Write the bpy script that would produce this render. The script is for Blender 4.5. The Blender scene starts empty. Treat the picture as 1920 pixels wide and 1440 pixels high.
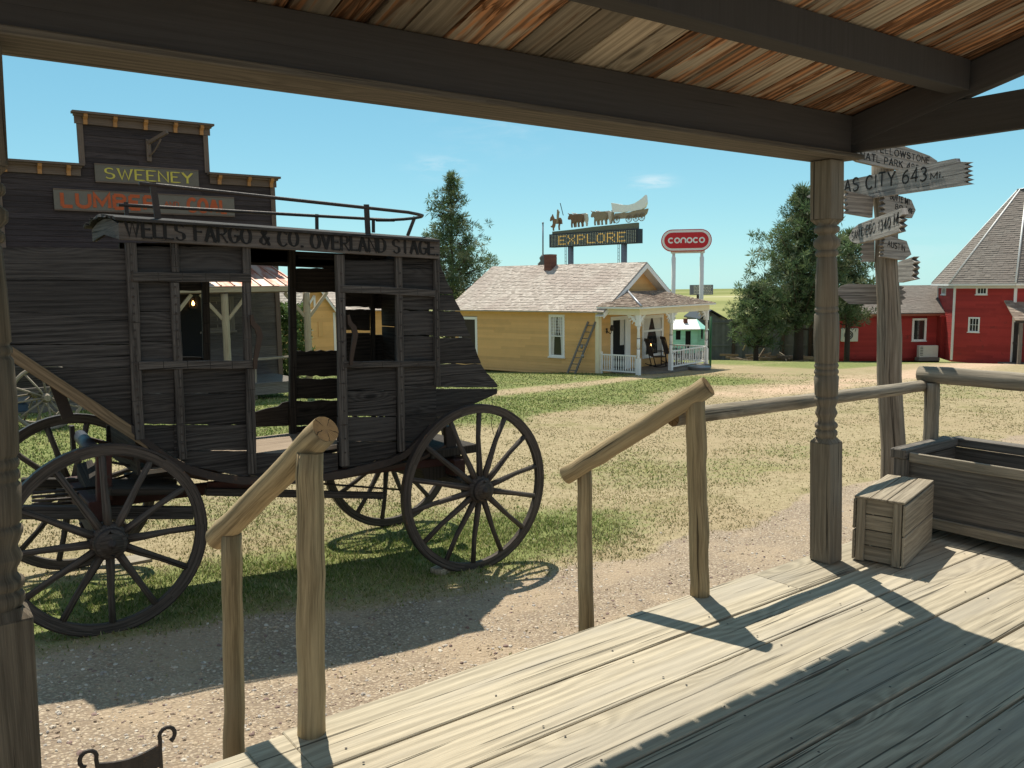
import bpy, math, random
import numpy as np
from mathutils import Vector, Matrix
V = Vector
random.seed(7); RNG = np.random.default_rng(11)
scene = bpy.context.scene
COL = scene.collection
# ------------------------------------------------------------------ camera
YAW, PITCH, ROLL, FPX = math.radians(36.5), math.radians(6.8), math.radians(0.7), 1580.0
FW = V((math.sin(YAW)*math.cos(PITCH), math.cos(YAW)*math.cos(PITCH), -math.sin(PITCH)))
_r0 = V((math.cos(YAW), -math.sin(YAW), 0)); _u0 = _r0.cross(FW)
RT = math.cos(ROLL)*_r0 - math.sin(ROLL)*_u0
UP = math.sin(ROLL)*_r0 + math.cos(ROLL)*_u0
CAM = V((0, 0, 1.55))
cd = bpy.data.cameras.new('camera'); cd.sensor_width = 36; cd.lens = FPX/1920*36
cd.clip_end = 5000; cd.clip_start = 0.05
cam = bpy.data.objects.new('camera', cd); COL.objects.link(cam)
cam.matrix_world = Matrix(((RT.x, UP.x, -FW.x, CAM.x), (RT.y, UP.y, -FW.y, CAM.y), (RT.z, UP.z, -FW.z, CAM.z), (0, 0, 0, 1)))
scene.camera = cam
# ------------------------------------------------------------------ light
SUN = V((0.2, 0.5, 1.0)).normalized()          # towards the sun
EL = math.asin(SUN.z); AZ = math.atan2(SUN.x, SUN.y)
w = bpy.data.worlds.new('World'); scene.world = w; w.use_nodes = True
sl = bpy.data.lights.new('sun', 'SUN'); sl.energy = 5.0; sl.angle = math.radians(0.5); sl.color = (1, 0.93, 0.80)
so = bpy.data.objects.new('sun', sl); COL.objects.link(so)
so.rotation_euler = SUN.to_track_quat('Z', 'Y').to_euler(); so.location = (0, 0, 60)
scene.view_settings.view_transform = 'Standard'; scene.view_settings.look = 'None'
scene.view_settings.exposure = 0.42; scene.view_settings.gamma = 1
scene.cycles.max_bounces = 8; scene.cycles.diffuse_bounces = 5; scene.cycles.transparent_max_bounces = 8
scene.cycles.use_denoising = True

# ------------------------------------------------------------------ picture-to-place measuring
def ray(px, py): return RT*((px-960)/FPX) - UP*((py-720)/FPX) + FW
def at_d(px, py, d): return CAM + ray(px, py)*d
def at_pl(px, py, p, n):
    r = ray(px, py); return CAM + r*((V(p)-CAM).dot(n)/r.dot(n))
def at_x(px, py, x): return at_pl(px, py, (x, 0, 0), V((1, 0, 0)))
def at_y(px, py, y): return at_pl(px, py, (0, y, 0), V((0, 1, 0)))
def at_z(px, py, z): return at_pl(px, py, (0, 0, z), V((0, 0, 1)))

# ------------------------------------------------------------------ nodes
class G:
    def __init__(s, tree): s.t = tree; tree.nodes.clear()
    def n(s, typ, ins=None, out=0, **props):
        nd = s.t.nodes.new('ShaderNode'+typ)
        for k, v in props.items(): setattr(nd, k, v)
        for k, v in (ins or {}).items():
            sk = nd.inputs[k]
            if isinstance(v, bpy.types.NodeSocket): s.t.links.new(v, sk)
            elif isinstance(v, (tuple, list)) and len(v) == 3 and sk.type == 'RGBA': sk.default_value = (*v, 1)
            else: sk.default_value = v
        return nd.outputs[out] if len(nd.outputs) else nd
    def m(s, op, a, b=0.0, c=None, clamp=False):
        ins = {0: a, 1: b}
        if c is not None: ins[2] = c
        return s.n('Math', ins, operation=op, use_clamp=clamp)
    def mix(s, f, a, b, mode='MIX'):
        nd = s.t.nodes.new('ShaderNodeMix'); nd.data_type = 'RGBA'; nd.blend_type = mode; nd.clamp_factor = True
        for k, v in ((0, f), (6, a), (7, b)):
            if isinstance(v, bpy.types.NodeSocket): s.t.links.new(v, nd.inputs[k])
            elif k == 0: nd.inputs[0].default_value = v
            else: nd.inputs[k].default_value = (*v, 1)
        return nd.outputs[2]
    def step(s, x, a, b):     # smooth ramp a..b -> 0..1
        return s.n('MapRange', {0: x, 1: a, 2: b, 3: 0.0, 4: 1.0}, interpolation_type='SMOOTHSTEP')
    def noise(s, vec, scale, detail=4, rough=0.55, dist=0.0, out=0):
        return s.n('TexNoise', {'Vector': vec, 'Scale': scale, 'Detail': detail, 'Roughness': rough, 'Distortion': dist}, out)
    def stretch(s, vec, x, y, z=1): return s.n('Mapping', {'Vector': vec, 'Scale': (x, y, z)})
    def attr(s, name, out=2): return s.n('Attribute', {}, out, attribute_name=name)
    def uv(s): return s.n('UVMap', {}, uv_map='uv')
    def finish(s, color, rough=0.8, bump=None, bstr=0.3, bdist=0.01, metal=0.0, spec=0.3, emit=None, estr=0.0):
        ins = {'Base Color': color, 'Roughness': rough, 'Metallic': metal, 'Specular IOR Level': spec}
        if bump is not None: ins['Normal'] = s.n('Bump', {'Strength': bstr, 'Distance': bdist, 'Height': bump})
        if emit: ins['Emission Color'] = emit; ins['Emission Strength'] = estr
        b = s.n('BsdfPrincipled', ins); s.n('OutputMaterial', {'Surface': b})
MATS = {}
def mat(name):
    m = bpy.data.materials.new(name); m.use_nodes = True; MATS[name] = m
    return m, G(m.node_tree)

def wood(name, dark, light, var=0.5, crack=0.5, rings=0.5, knot=0.5, stain=None, stain_amt=0.0, bump=0.6, rough=0.85, vscale=1.0, grey=None, bdist=0.006):
    m, g = mat(name); uv = g.uv(); rnd = g.attr('rnd')
    off = g.n('CombineXYZ', {0: g.m('MULTIPLY', rnd, 37.0), 1: g.m('MULTIPLY', rnd, 91.0), 2: g.m('MULTIPLY', rnd, 13.0)})
    p = g.n('VectorMath', {0: uv, 1: off}, operation='ADD')
    warp = g.noise(g.stretch(p, .5, 3.2), 1.5, 3, .5)
    sv = 26*vscale
    grain = g.noise(g.stretch(p, .75, sv), 3.0, 9, .66)
    fine = g.noise(g.stretch(p, 2.4, sv*4.2), 3.0, 5, .6)
    sep = g.n('SeparateXYZ', {0: p}); sepy = g.t.nodes[-1].outputs[1]
    # growth rings bowed by the warp field, pulled round the knots
    vor = g.t.nodes.new('ShaderNodeTexVoronoi'); vor.inputs['Scale'].default_value = 1.0
    g.t.links.new(g.stretch(p, 1.5, 5.2*vscale), vor.inputs['Vector']); vor.inputs['Randomness'].default_value = 1.0
    kd = vor.outputs['Distance']
    kon = g.step(g.n('SeparateColor', {0: vor.outputs['Color']}), 0.72-.3*knot, 0.76-.3*knot) if knot > 0 else 0.0
    pull = g.m('MULTIPLY', g.m('EXPONENT', g.m('MULTIPLY', g.m('MULTIPLY', kd, kd), -14.0)), kon) if knot > 0 else 0.0
    ph = g.m('ADD', g.m('ADD', g.m('MULTIPLY', sepy, 170.0*vscale), g.m('MULTIPLY', warp, 15.0)), g.m('MULTIPLY', pull, 22.0))
    ring = g.m('MULTIPLY_ADD', g.m('SINE', ph), .5, .5)
    f = g.m('ADD', g.m('MULTIPLY_ADD', g.m('SUBTRACT', grain, .5), 1.0, .5), g.m('MULTIPLY', g.m('SUBTRACT', ring, .5), .30*rings))
    f = g.m('ADD', f, g.m('MULTIPLY', g.m('SUBTRACT', fine, .5), .5))
    col = g.mix(g.step(f, .22, .82), dark, light)
    if grey: col = g.mix(g.m('MULTIPLY', g.step(g.noise(g.stretch(p, .7, 4), 1.3, 5), .46, .66), .5), col, grey)
    if stain:
        st = g.noise(g.stretch(p, .75, 7.5*vscale), 1.7, 5, .6, .6)
        st = g.m('ADD', st, g.m('MULTIPLY', g.m('SUBTRACT', g.m('FRACT', g.m('MULTIPLY', rnd, 5.9)), .55), .26))
        sm = g.step(st, .52-.12*stain_amt, .60-.08*stain_amt)
        sc = g.mix(g.step(ring, .2, .9), tuple(c*.35 for c in stain), stain)
        col = g.mix(g.m('MULTIPLY', sm, g.m('MULTIPLY_ADD', grain, .6, .5)), col, sc)
        edge = g.m('MULTIPLY', g.step(st, .60, .63), g.m('SUBTRACT', 1.0, g.step(st, .64, .68)))
        col = g.mix(g.m('MULTIPLY', edge, .85), col, tuple(c*.18 for c in stain))
    ck = g.step(g.noise(g.stretch(p, .42, sv*1.5), 2.0, 3, .5, .3), .71-.11*crack, .755-.11*crack)
    col = g.mix(g.m('MULTIPLY', ck, min(1, .55+crack*.4)), col, tuple(c*.22 for c in dark))
    if knot > 0:
        kc = g.m('MULTIPLY', g.m('SUBTRACT', 1.0, g.step(kd, .05, .14)), kon)
        col = g.mix(g.m('MULTIPLY', kc, .75), col, tuple(c*.4 for c in dark))
    vv = g.m('MULTIPLY_ADD', g.m('FRACT', g.m('MULTIPLY', rnd, 7.77)), var, 1-var*.5)
    col = g.mix(1.0, col, g.n('CombineColor', {0: vv, 1: vv, 2: vv}), 'MULTIPLY')
    h = g.m('SUBTRACT', g.m('ADD', g.m('MULTIPLY', grain, .5), g.m('MULTIPLY', fine, .5)), g.m('MULTIPLY', ck, 1.2))
    g.finish(col, rough, h, bump, bdist, spec=.2)
    return m

def plain(name, c, var=.18, scale=6, rough=.7, metal=0., bump=.1, spec=.3, wear=None, wamt=.5, emit=0, rv=None):
    m, g = mat(name); t = g.n('TexCoord', {}, 3)
    n1 = g.noise(t, scale, 6, .6); n2 = g.noise(t, scale*9, 3)
    rnd = g.attr('rnd')
    k = g.m('ADD', g.m('MULTIPLY_ADD', n1, var*2, 1-var), g.m('MULTIPLY', g.m('SUBTRACT', rnd, .5), var if rv is None else rv))
    col = g.mix(1.0, c, g.n('CombineColor', {0: k, 1: k, 2: k}), 'MULTIPLY')
    if wear: col = g.mix(g.step(g.m('ADD', g.m('MULTIPLY', n1, .7), g.m('MULTIPLY', n2, .3)), .62-.14*wamt, .68-.1*wamt), col, wear)
    g.finish(col, rough, g.m('ADD', n1, n2), bump, .01, metal, spec, emit=c if emit else None, estr=emit)
    return m

# ------------------------------------------------------------------ mesh builder
class MB:
    def __init__(s): s.v = []; s.f = []; s.uv = []; s.sm = []; s.rn = []
    def add(s, pts): i = len(s.v); s.v += [V(p) for p in pts]; return i
    def poly(s, pts, ax=None, rn=None, smooth=False, uvs=None):
        pts = [V(p) for p in pts]; i = s.add(pts); s.face(list(range(i, i+len(pts))), ax, rn, smooth, uvs)
    def face(s, idx, ax=None, rn=None, smooth=False, uvs=None):
        pts = [s.v[k] for k in idx]
        if uvs is None:
            n = (pts[1]-pts[0]).cross(pts[2]-pts[0])
            if n.length < 1e-12 and len(pts) > 3: n = (pts[2]-pts[1]).cross(pts[3]-pts[1])
            n = n.normalized() if n.length > 1e-12 else V((0, 0, 1))
            a = V(ax) if ax is not None else V((1, 0, 0))
            a = a - n*a.dot(n)
            if a.length < .3: a = V((0, 0, 1)) - n*n.z; a = a if a.length > .2 else V((1, 0, 0)); sc = .25
            else: sc = 1
            a.normalize(); b = n.cross(a); uvs = [(p.dot(a)*sc, p.dot(b)) for p in pts]
        s.f.append(idx); s.uv.append(uvs); s.sm.append(smooth); s.rn.append(random.random() if rn is None else rn)
    def prism(s, pts, ext, ax=None, rn=None):
        pts = [V(p) for p in pts]; ext = V(ext); rn = random.random() if rn is None else rn
        n = sum(((pts[i]-pts[0]).cross(pts[i+1]-pts[0]) for i in range(1, len(pts)-1)), V())
        if n.dot(ext) > 0: pts = pts[::-1]
        if ax is None:
            ax = max(((pts[i]-pts[i-1]) for i in range(len(pts))), key=lambda e: e.length).normalized()
        k = len(pts); i = s.add(pts+[p+ext for p in pts])
        s.face(list(range(i, i+k)), ax, rn); s.face([i+k+j for j in range(k)][::-1], ax, rn)
        for j in range(k):
            q = (j+1) % k; s.face([i+q, i+j, i+k+j, i+k+q], ax, rn)
    def board(s, p0, p1, w, t, side=(0, 0, 1), rn=None, jit=0):
        """bar p0-p1, w across 'side', t across the third axis, centred"""
        p0, p1 = V(p0), V(p1); d = (p1-p0).normalized(); sd = V(side); sd = (sd-d*sd.dot(d)).normalized(); o = d.cross(sd)
        j = lambda: V((random.uniform(-jit, jit), random.uniform(-jit, jit), random.uniform(-jit, jit))) if jit else V()
        s.hexa([p+sd*(a*w/2)+o*(b*t/2)+j() for p in (p0, p1) for a, b in ((-1, -1), (1, -1), (1, 1), (-1, 1))], d, rn)
    def hexa(s, c, ax, rn=None):
        rn = random.random() if rn is None else rn; i = s.add(c)
        for q in ((3, 2, 1, 0), (4, 5, 6, 7), (0, 1, 5, 4), (1, 2, 6, 5), (2, 3, 7, 6), (3, 0, 4, 7)): s.face([i+k for k in q], ax, rn)
    def box(s, lo, hi, ax=None, rn=None):
        lo, hi = V(lo), V(hi)
        c = [(lo.x, lo.y, lo.z), (hi.x, lo.y, lo.z), (hi.x, hi.y, lo.z), (lo.x, hi.y, lo.z), (lo.x, lo.y, hi.z), (hi.x, lo.y, hi.z), (hi.x, hi.y, hi.z), (lo.x, hi.y, hi.z)]
        e = hi-lo
        if ax is None: ax = V((1, 0, 0)) if e.x >= max(e.y, e.z) else V((0, 1, 0)) if e.y >= e.z else V((0, 0, 1))
        s.hexa(c, ax, rn)
    def obox(s, o, a, b, c, ax=None, rn=None):
        """oriented box: corner o, edge vectors a b c"""
        o, a, b, c = V(o), V(a), V(b), V(c)
        if a.cross(b).dot(c) < 0: a, b = b, a
        s.hexa([o, o+a, o+a+b, o+b, o+c, o+a+c, o+a+b+c, o+b+c], ax or max((a, b, c), key=lambda e: e.length).normalized(), rn)
    def tube(s, pts, r, n=12, cap=True, rn=None, closed=False, smooth=True):
        pts = [V(p) for p in pts]; k = len(pts); rn = random.random() if rn is None else rn
        rs = r if isinstance(r, (list, tuple)) else [r]*k
        rings = []; up = None; L = 0; Ls = []
        for i, p in enumerate(pts):
            a = pts[(i-1) % k] if (i or closed) else p; b = pts[(i+1) % k] if (i < k-1 or closed) else p
            t = (b-a).normalized()
            if up is None: up = V((0, 0, 1)) if abs(t.z) < .9 else V((1, 0, 0))
            up = (up-t*up.dot(t)).normalized(); o = t.cross(up)
            if i: L += (p-pts[i-1]).length
            Ls.append(L)
            rings.append(s.add([p+(up*math.cos(2*math.pi*j/n)+o*math.sin(2*math.pi*j/n))*rs[i] for j in range(n)]))
        for i in range(k if closed else k-1):
            A, B = rings[i], rings[(i+1) % k]; r0 = max(sum(rs)/k, .01)
            u0 = Ls[i]; u1 = Ls[i+1] if i < k-1 else L+(pts[0]-pts[-1]).length
            for j in range(n):
                q = (j+1) % n; v0 = 2*math.pi*r0*j/n; v1 = 2*math.pi*r0*(j+1)/n
                s.face([A+j, A+q, B+q, B+j], None, rn, smooth, [(u0, v0), (u0, v1), (u1, v1), (u1, v0)])
        if cap and not closed:
            for A, rv, rr in ((rings[0], True, rs[0]), (rings[-1], False, rs[-1])):
                idx = [A+j for j in range(n)]; idx = idx[::-1] if rv else idx
                s.face(idx, None, rn, False, [(math.cos(2*math.pi*j/n)*rr*.3, math.sin(2*math.pi*j/n)*rr) for j in range(n)])
    def lathe(s, base, prof, n=20, axis=(0, 0, 1), lean=(0, 0, 0), cap=True, rn=None):
        b = V(base); ax = V(axis)
        s.tube([b+ax*h+V(lean)*h for h, r in prof], [max(r, .0005) for h, r in prof], n, cap, rn)
    def ribbon(s, pts, w, O, U, W, N, t, rn=None, closed=False):
        """flat stroke along 2-D pts in plane O,U,W, raised t along N"""
        ws = list(w) if isinstance(w, (list, tuple)) else [w]*len(pts)
        keep = [i for i in range(len(pts)) if i == 0 or math.hypot(pts[i][0]-pts[i-1][0], pts[i][1]-pts[i-1][1]) > 1e-6]
        ws = [ws[i] for i in keep]; P = [V((pts[i][0], pts[i][1])) for i in keep]; k = len(P); Lp = []; Rp = []
        for i in range(k):
            a = P[(i-1) % k] if (i or closed) else None; b = P[(i+1) % k] if (i < k-1 or closed) else None
            d0 = (P[i]-a).normalized() if a is not None and (P[i]-a).length > 1e-9 else None
            d1 = (b-P[i]).normalized() if b is not None and (b-P[i]).length > 1e-9 else None
            if d0 is None: d0 = d1
            if d1 is None: d1 = d0
            nn = V((-(d0.y+d1.y), d0.x+d1.x))
            if nn.length < .3: nn = V((-d1.y, d1.x))
            nn.normalize(); c = max(.5, nn.dot(V((-d1.y, d1.x)))); h = ws[i]/2/c
            Lp.append(P[i]+nn*h); Rp.append(P[i]-nn*h)
        to = lambda q, z: V(O)+V(U)*q.x+V(W)*q.y+V(N)*z
        rn = random.random() if rn is None else rn
        i0 = s.add([to(q, t) for q in Lp]+[to(q, t) for q in Rp]+[to(q, 0) for q in Lp]+[to(q, 0) for q in Rp])
        for i in range(k if closed else k-1):
            q = (i+1) % k
            s.face([i0+k+i, i0+k+q, i0+q, i0+i], U, rn)
            s.face([i0+i, i0+q, i0+2*k+q, i0+2*k+i], U, rn); s.face([i0+k+q, i0+k+i, i0+3*k+i, i0+3*k+q], U, rn)
        if not closed:
            s.face([i0, i0+2*k, i0+3*k, i0+k], U, rn); s.face([i0+k-1, i0+2*k-1, i0+4*k-1, i0+3*k-1], U, rn)
    def build(s, name, m, parent=None, bevel=0, label=None):
        root = parent
        while root is not None and root.parent is not None: root = root.parent
        off = root.location if root is not None else V()
        me = bpy.data.meshes.new(name)
        me.from_pydata([tuple(v-off) for v in s.v], [], s.f)
        ul = me.uv_layers.new(name='uv'); ul.data.foreach_set('uv', [c for f in s.uv for p in f for c in p])
        a = me.attributes.new('rnd', 'FLOAT', 'FACE'); a.data.foreach_set('value', s.rn)
        me.polygons.foreach_set('use_smooth', s.sm)
        me.materials.append(MATS[m] if isinstance(m, str) else m); me.update()
        o = bpy.data.objects.new(name, me); COL.objects.link(o)
        if parent is not None: o.parent = parent
        if bevel:
            b = o.modifiers.new('bevel', 'BEVEL'); b.width = bevel; b.segments = 1; b.limit_method = 'ANGLE'; b.angle_limit = math.radians(50)
        if label: o['label'] = label
        return o
def thing(name, label, cat, loc=(0, 0, 0), group=None):
    o = bpy.data.objects.new(name, None); COL.objects.link(o); o.location = loc; o.empty_display_size = .2
    return tag(o, label, cat, group)
def tag(o, label=None, cat=None, group=None, kind=None):
    if label: o['label'] = label
    if cat: o['category'] = cat
    if group: o['group'] = group
    if kind: o['kind'] = kind
    return o
def one(name, mb, m, label, cat, group=None, bevel=0): return tag(mb.build(name, m, None, bevel), label, cat, group)
def lerp(a, b, t): return a+(b-a)*t
def vnoise(x, y, seed=0):           # smooth value noise on arrays
    x = np.asarray(x, float); y = np.asarray(y, float); xi = np.floor(x).astype(np.int64); yi = np.floor(y).astype(np.int64)
    fx = x-xi; fy = y-yi; fx = fx*fx*(3-2*fx); fy = fy*fy*(3-2*fy)
    def h(a, b):
        q = (a*374761393+b*668265263+seed*974634777) & 0x7fffffff; q = ((q ^ (q >> 13))*1274126177) & 0x7fffffff
        return ((q ^ (q >> 16)) & 0xffff)/65535.
    return (h(xi, yi)*(1-fx)+h(xi+1, yi)*fx)*(1-fy)+(h(xi, yi+1)*(1-fx)+h(xi+1, yi+1)*fx)*fy
def fbm(x, y, seed=0, o=4): return sum(vnoise(x*2**i, y*2**i, seed+i)*.5**i for i in range(o))/sum(.5**i for i in range(o))
def clip(poly, a, b):               # keep the part of a 2-D polygon left of a->b
    out = []; ins = lambda p: (b[0]-a[0])*(p[1]-a[1])-(b[1]-a[1])*(p[0]-a[0])
    for i in range(len(poly)):
        p, q = poly[i], poly[(i+1) % len(poly)]; dp, dq = ins(p), ins(q)
        if dp >= 0: out.append(p)
        if dp*dq < 0: t = dp/(dp-dq); out.append((p[0]+(q[0]-p[0])*t, p[1]+(q[1]-p[1])*t))
    return out
# ------------------------------------------------------------------ stroke letters (drawn 4 wide, 6 tall)
def arc(cx, cy, rx, ry, a0, a1, n=9):
    return [(cx+rx*math.cos(math.radians(lerp(a0, a1, i/n))), cy+ry*math.sin(math.radians(lerp(a0, a1, i/n)))) for i in range(n+1)]
GL = {
 'A': (4, [[(0, 0), (2, 6)], [(4, 0), (2, 6)], [(.8, 2.1), (3.2, 2.1)]]),
 'B': (3.6, [[(0, 0), (0, 6)], [(0, 6)]+arc(2, 4.6, 1.4, 1.4, 90, -90, 7)+[(0, 3.2)], [(2, 3.2)]+arc(2, 1.6, 1.6, 1.6, 90, -90, 7)+[(0, 0)]]),
 'C': (3.8, [arc(2.1, 3, 2.1, 3, 45, 315, 12)]),
 'D': (3.8, [[(0, 0), (0, 6)], [(0, 6)]+arc(1.4, 3, 2.4, 3, 90, -90, 10)+[(0, 0)]]),
 'E': (3.2, [[(0, 0), (0, 6)], [(0, 6), (3.2, 6)], [(0, 3.2), (2.5, 3.2)], [(0, 0), (3.2, 0)]]),
 'F': (3.2, [[(0, 0), (0, 6)], [(0, 6), (3.2, 6)], [(0, 3.2), (2.5, 3.2)]]),
 'G': (4, [arc(2.1, 3, 2.1, 3, 45, 350, 12), [(2.3, 2.6), (4.2, 2.6)]]),
 'I': (.6, [[(.3, 0), (.3, 6)]]), 'L': (3, [[(0, 6), (0, 0)], [(0, 0), (3, 0)]]),
 'K': (3.6, [[(0, 0), (0, 6)], [(3.4, 6), (0, 2.6)], [(1.2, 3.6), (3.6, 0)]]),
 'M': (4.6, [[(0, 0), (0, 6), (2.3, 1.5), (4.6, 6), (4.6, 0)]]), 'N': (3.8, [[(0, 0), (0, 6), (3.8, 0), (3.8, 6)]]),
 'O': (4.2, [arc(2.1, 3, 2.1, 3, 90, 450, 16)]), 'P': (3.4, [[(0, 0), (0, 6)], [(0, 6)]+arc(1.8, 4.4, 1.6, 1.6, 90, -90, 7)+[(0, 2.8)]]),
 'R': (3.7, [[(0, 0), (0, 6)], [(0, 6)]+arc(1.8, 4.4, 1.6, 1.6, 90, -90, 7)+[(0, 2.8)], [(1.6, 2.8), (3.7, 0)]]),
 'S': (3.6, [arc(1.8, 4.5, 1.6, 1.5, 30, 260, 9)+arc(1.8, 1.5, 1.7, 1.5, 80, -150, 9)]),
 'T': (3.8, [[(0, 6), (3.8, 6)], [(1.9, 6), (1.9, 0)]]), 'U': (3.8, [[(0, 6), (0, 2)]+arc(1.9, 1.9, 1.9, 1.9, 190, 350, 8)+[(3.8, 2), (3.8, 6)]]),
 'V': (4, [[(0, 6), (2, 0)], [(2, 0), (4, 6)]]), 'W': (5.4, [[(0, 6), (1.4, 0), (2.7, 5.4), (4, 0), (5.4, 6)]]),
 'Y': (4, [[(0, 6), (2, 3)], [(4, 6), (2, 3), (2, 0)]]),
 '&': (4, [[(4, 0), (1, 4.6)]+arc(1.8, 5, .8, 1, 200, -20, 6)+[(.6, 2.4)]+arc(1.5, 1.3, 1.4, 1.3, 150, 300, 6)+[(3.8, 2.6)]]),
 '.': (.7, [[(.1, .3), (.7, .3)]]), 'i': (.6, [[(.3, 0), (.3, 3.6)], [(.3, 4.6), (.3, 5.3)]]),
 '0': (3.6, [arc(1.8, 3, 1.8, 3, 90, 450, 14)]), '1': (1.6, [[(0, 4.8), (1, 6), (1, 0)]]),
 '3': (3.4, [arc(1.6, 4.5, 1.5, 1.5, 150, -80, 8)+arc(1.6, 1.5, 1.7, 1.5, 80, -150, 8)]),
 '4': (3.6, [[(2.7, 0), (2.7, 6), (0, 1.8), (3.6, 1.8)]]), '6': (3.6, [arc(3.6, 2.4, 3.5, 3.6, 100, 180, 6)+arc(1.8, 1.8, 1.75, 1.8, 170, -180, 12)]),
 '8': (3.6, [arc(1.8, 4.5, 1.4, 1.5, 90, 450, 12), arc(1.8, 1.5, 1.7, 1.5, 90, 450, 12)]), '9': (3.6, [arc(1.8, 4.2, 1.75, 1.8, 0, 360, 12), [(3.55, 4.2), (3.2, 1.6), (1.4, 0)]]),
}
def text(mb, s, O, U, W, N, width, height, stroke=.7, gap=1.3, t=.004, serif=0, ball=0, wob=0, small=''):
    """stroke text from O along U, fitted to width x height"""
    tot = -gap; L = []
    for c in s:
        sc = 1
        if c == ' ': tot += 3.2; continue
        if c in '^': continue
        L.append((c, tot+gap)); tot += GL[c][0]+gap
    sx = width/tot; sy = height/6; k = 0; n = V(N).normalized()
    U = V(U).normalized(); W = V(W).normalized()
    for c, x in L:
        dy = random.uniform(-wob, wob)
        for st in GL[c][1]:
            k += 1; pts = [((x+p[0])*sx, (p[1]+dy)*sy) for p in st]; cl = (V(pts[0])-V(pts[-1])).length < 1e-6
            if cl: pts = pts[:-1]
            ww = stroke*sy if not isinstance(stroke, tuple) else [sy*(stroke[0] if abs(st[min(i+1, len(st)-1)][0]-st[max(i-1, 0)][0]) < abs(st[min(i+1, len(st)-1)][1]-st[max(i-1, 0)][1])*.75 else stroke[1]) for i in range(len(pts))]
            mb.ribbon(pts, ww, O, U, W, n, t+k % 7*.0006, rn=.5, closed=cl)
            if (serif or ball) and not cl:
                for e in (pts[0], pts[-1]):
                    k += 1
                    if e[1] < .6*sy or e[1] > 5.4*sy or ball:
                        if serif: mb.ribbon([(e[0]-serif*sy, e[1]), (e[0]+serif*sy, e[1])], .35*sy, O, U, W, n, t+.005+k % 7*.0006, rn=.5)
                        else:
                            b = ball*sy; mb.poly([V(O)+U*(e[0]+b*math.cos(q))+W*(e[1]+b*math.sin(q))+n*(t+.005+k % 7*.0006) for q in [i*math.pi/4 for i in range(8)]], U, .5)
# ------------------------------------------------------------------ sky
g = G(w.node_tree)
sky = g.n('TexSky', {}, sky_type='NISHITA', sun_disc=False, sun_elevation=EL, sun_rotation=AZ, altitude=700, air_density=1.0, dust_density=0.3, ozone_density=1.0)
dirv = g.n('TexCoord', {}, 0)
elv = g.m('MAXIMUM', g.n('SeparateXYZ', {0: dirv}, 2), 0.0)
tint = g.mix(.6, g.mix(1.0, sky, (0.88, 1.04, 1.0), 'MULTIPLY'), g.mix(g.m('EXPONENT', g.m('MULTIPLY', elv, -5.5)), (1.35, 5.0, 7.3), (4.0, 8.7, 9.7)))
dn = g.n('VectorMath', {0: dirv}, operation='NORMALIZE')
wisp = g.noise(g.n('Mapping', {'Vector': dn, 'Scale': (7, 7, 30)}), 2.6, 7, .62, .5)
cl = 0.0
for px, py, sz, a in ((1222, 342, .019, 1.0), (825, 312, .03, .42), (950, 240, .07, .16), (1740, 470, .05, .12)):
    d = ray(px, py).normalized()
    dd = g.n('VectorMath', {0: g.n('VectorMath', {0: dn, 1: tuple(d)}, operation='SUBTRACT'), 1: (1, 1, 2.6)}, operation='MULTIPLY')
    r2 = g.n('VectorMath', {0: dd, 1: dd}, 1, operation='DOT_PRODUCT')
    cl = g.m('ADD', cl, g.m('MULTIPLY', g.m('EXPONENT', g.m('MULTIPLY', r2, -1/(sz*sz))), a))
cl = g.m('MULTIPLY', cl, g.step(wisp, .40, .66), clamp=True)
skyc = g.mix(g.m('MULTIPLY', cl, .75), tint, (8.5, 9.3, 9.6))
back = g.n('VectorMath', {0: dn, 1: tuple((V((-.62, -.70, .36))).normalized())}, 1, operation='DOT_PRODUCT')      # unseen cloud bank added behind the camera as neutral fill for the shade
fill_cloud = g.m('MULTIPLY', g.step(back, -.05, .5), g.step(g.noise(g.n('Mapping', {'Vector': dn, 'Scale': (2, 2, 3.5)}), 1.6, 7, .6), .36, .56))
skyc = g.mix(g.m('MULTIPLY', fill_cloud, .9), skyc, (6.2, 5.6, 5.9))
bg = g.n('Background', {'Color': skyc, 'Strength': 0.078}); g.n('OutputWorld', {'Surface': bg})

# ------------------------------------------------------------------ materials
wood('deck_wood', (.265, .23, .17), (.465, .405, .30), var=.3, crack=.78, rings=.7, knot=.75, grey=(.33, .30, .25), bump=.45, vscale=.75)
wood('ceiling_wood', (.22, .175, .125), (.48, .40, .295), var=.85, crack=.4, rings=.6, knot=.6, stain=(.42, .165, .055), stain_amt=.38, grey=(.30, .265, .21), bump=.3)
wood('beam_paint', (.058, .053, .050), (.074, .068, .065), var=.1, crack=.1, rings=.05, knot=0, bump=.12)
wood('ledge_wood', (.075, .063, .05), (.17, .145, .115), var=.3, crack=.5, bump=.5)
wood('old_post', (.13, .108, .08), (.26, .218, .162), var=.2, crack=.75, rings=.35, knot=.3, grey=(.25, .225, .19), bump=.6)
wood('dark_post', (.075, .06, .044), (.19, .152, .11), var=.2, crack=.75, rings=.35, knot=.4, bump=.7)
wood('letter_board', (.06, .051, .045), (.165, .14, .12), var=.2, crack=.6, rings=.3, knot=.1, bump=.6)
wood('log_wood', (.17, .125, .068), (.50, .385, .22), var=.15, crack=.6, rings=.25, knot=.45, grey=(.36, .285, .17), bump=.6, vscale=.6)
wood('log_grey', (.14, .12, .09), (.40, .345, .265), var=.15, crack=.6, rings=.25, knot=.45, bump=.6, vscale=.6)
wood('crate_wood', (.17, .14, .10), (.44, .375, .28), var=.4, crack=.5, rings=.3, knot=.2, bump=.5)
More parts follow.
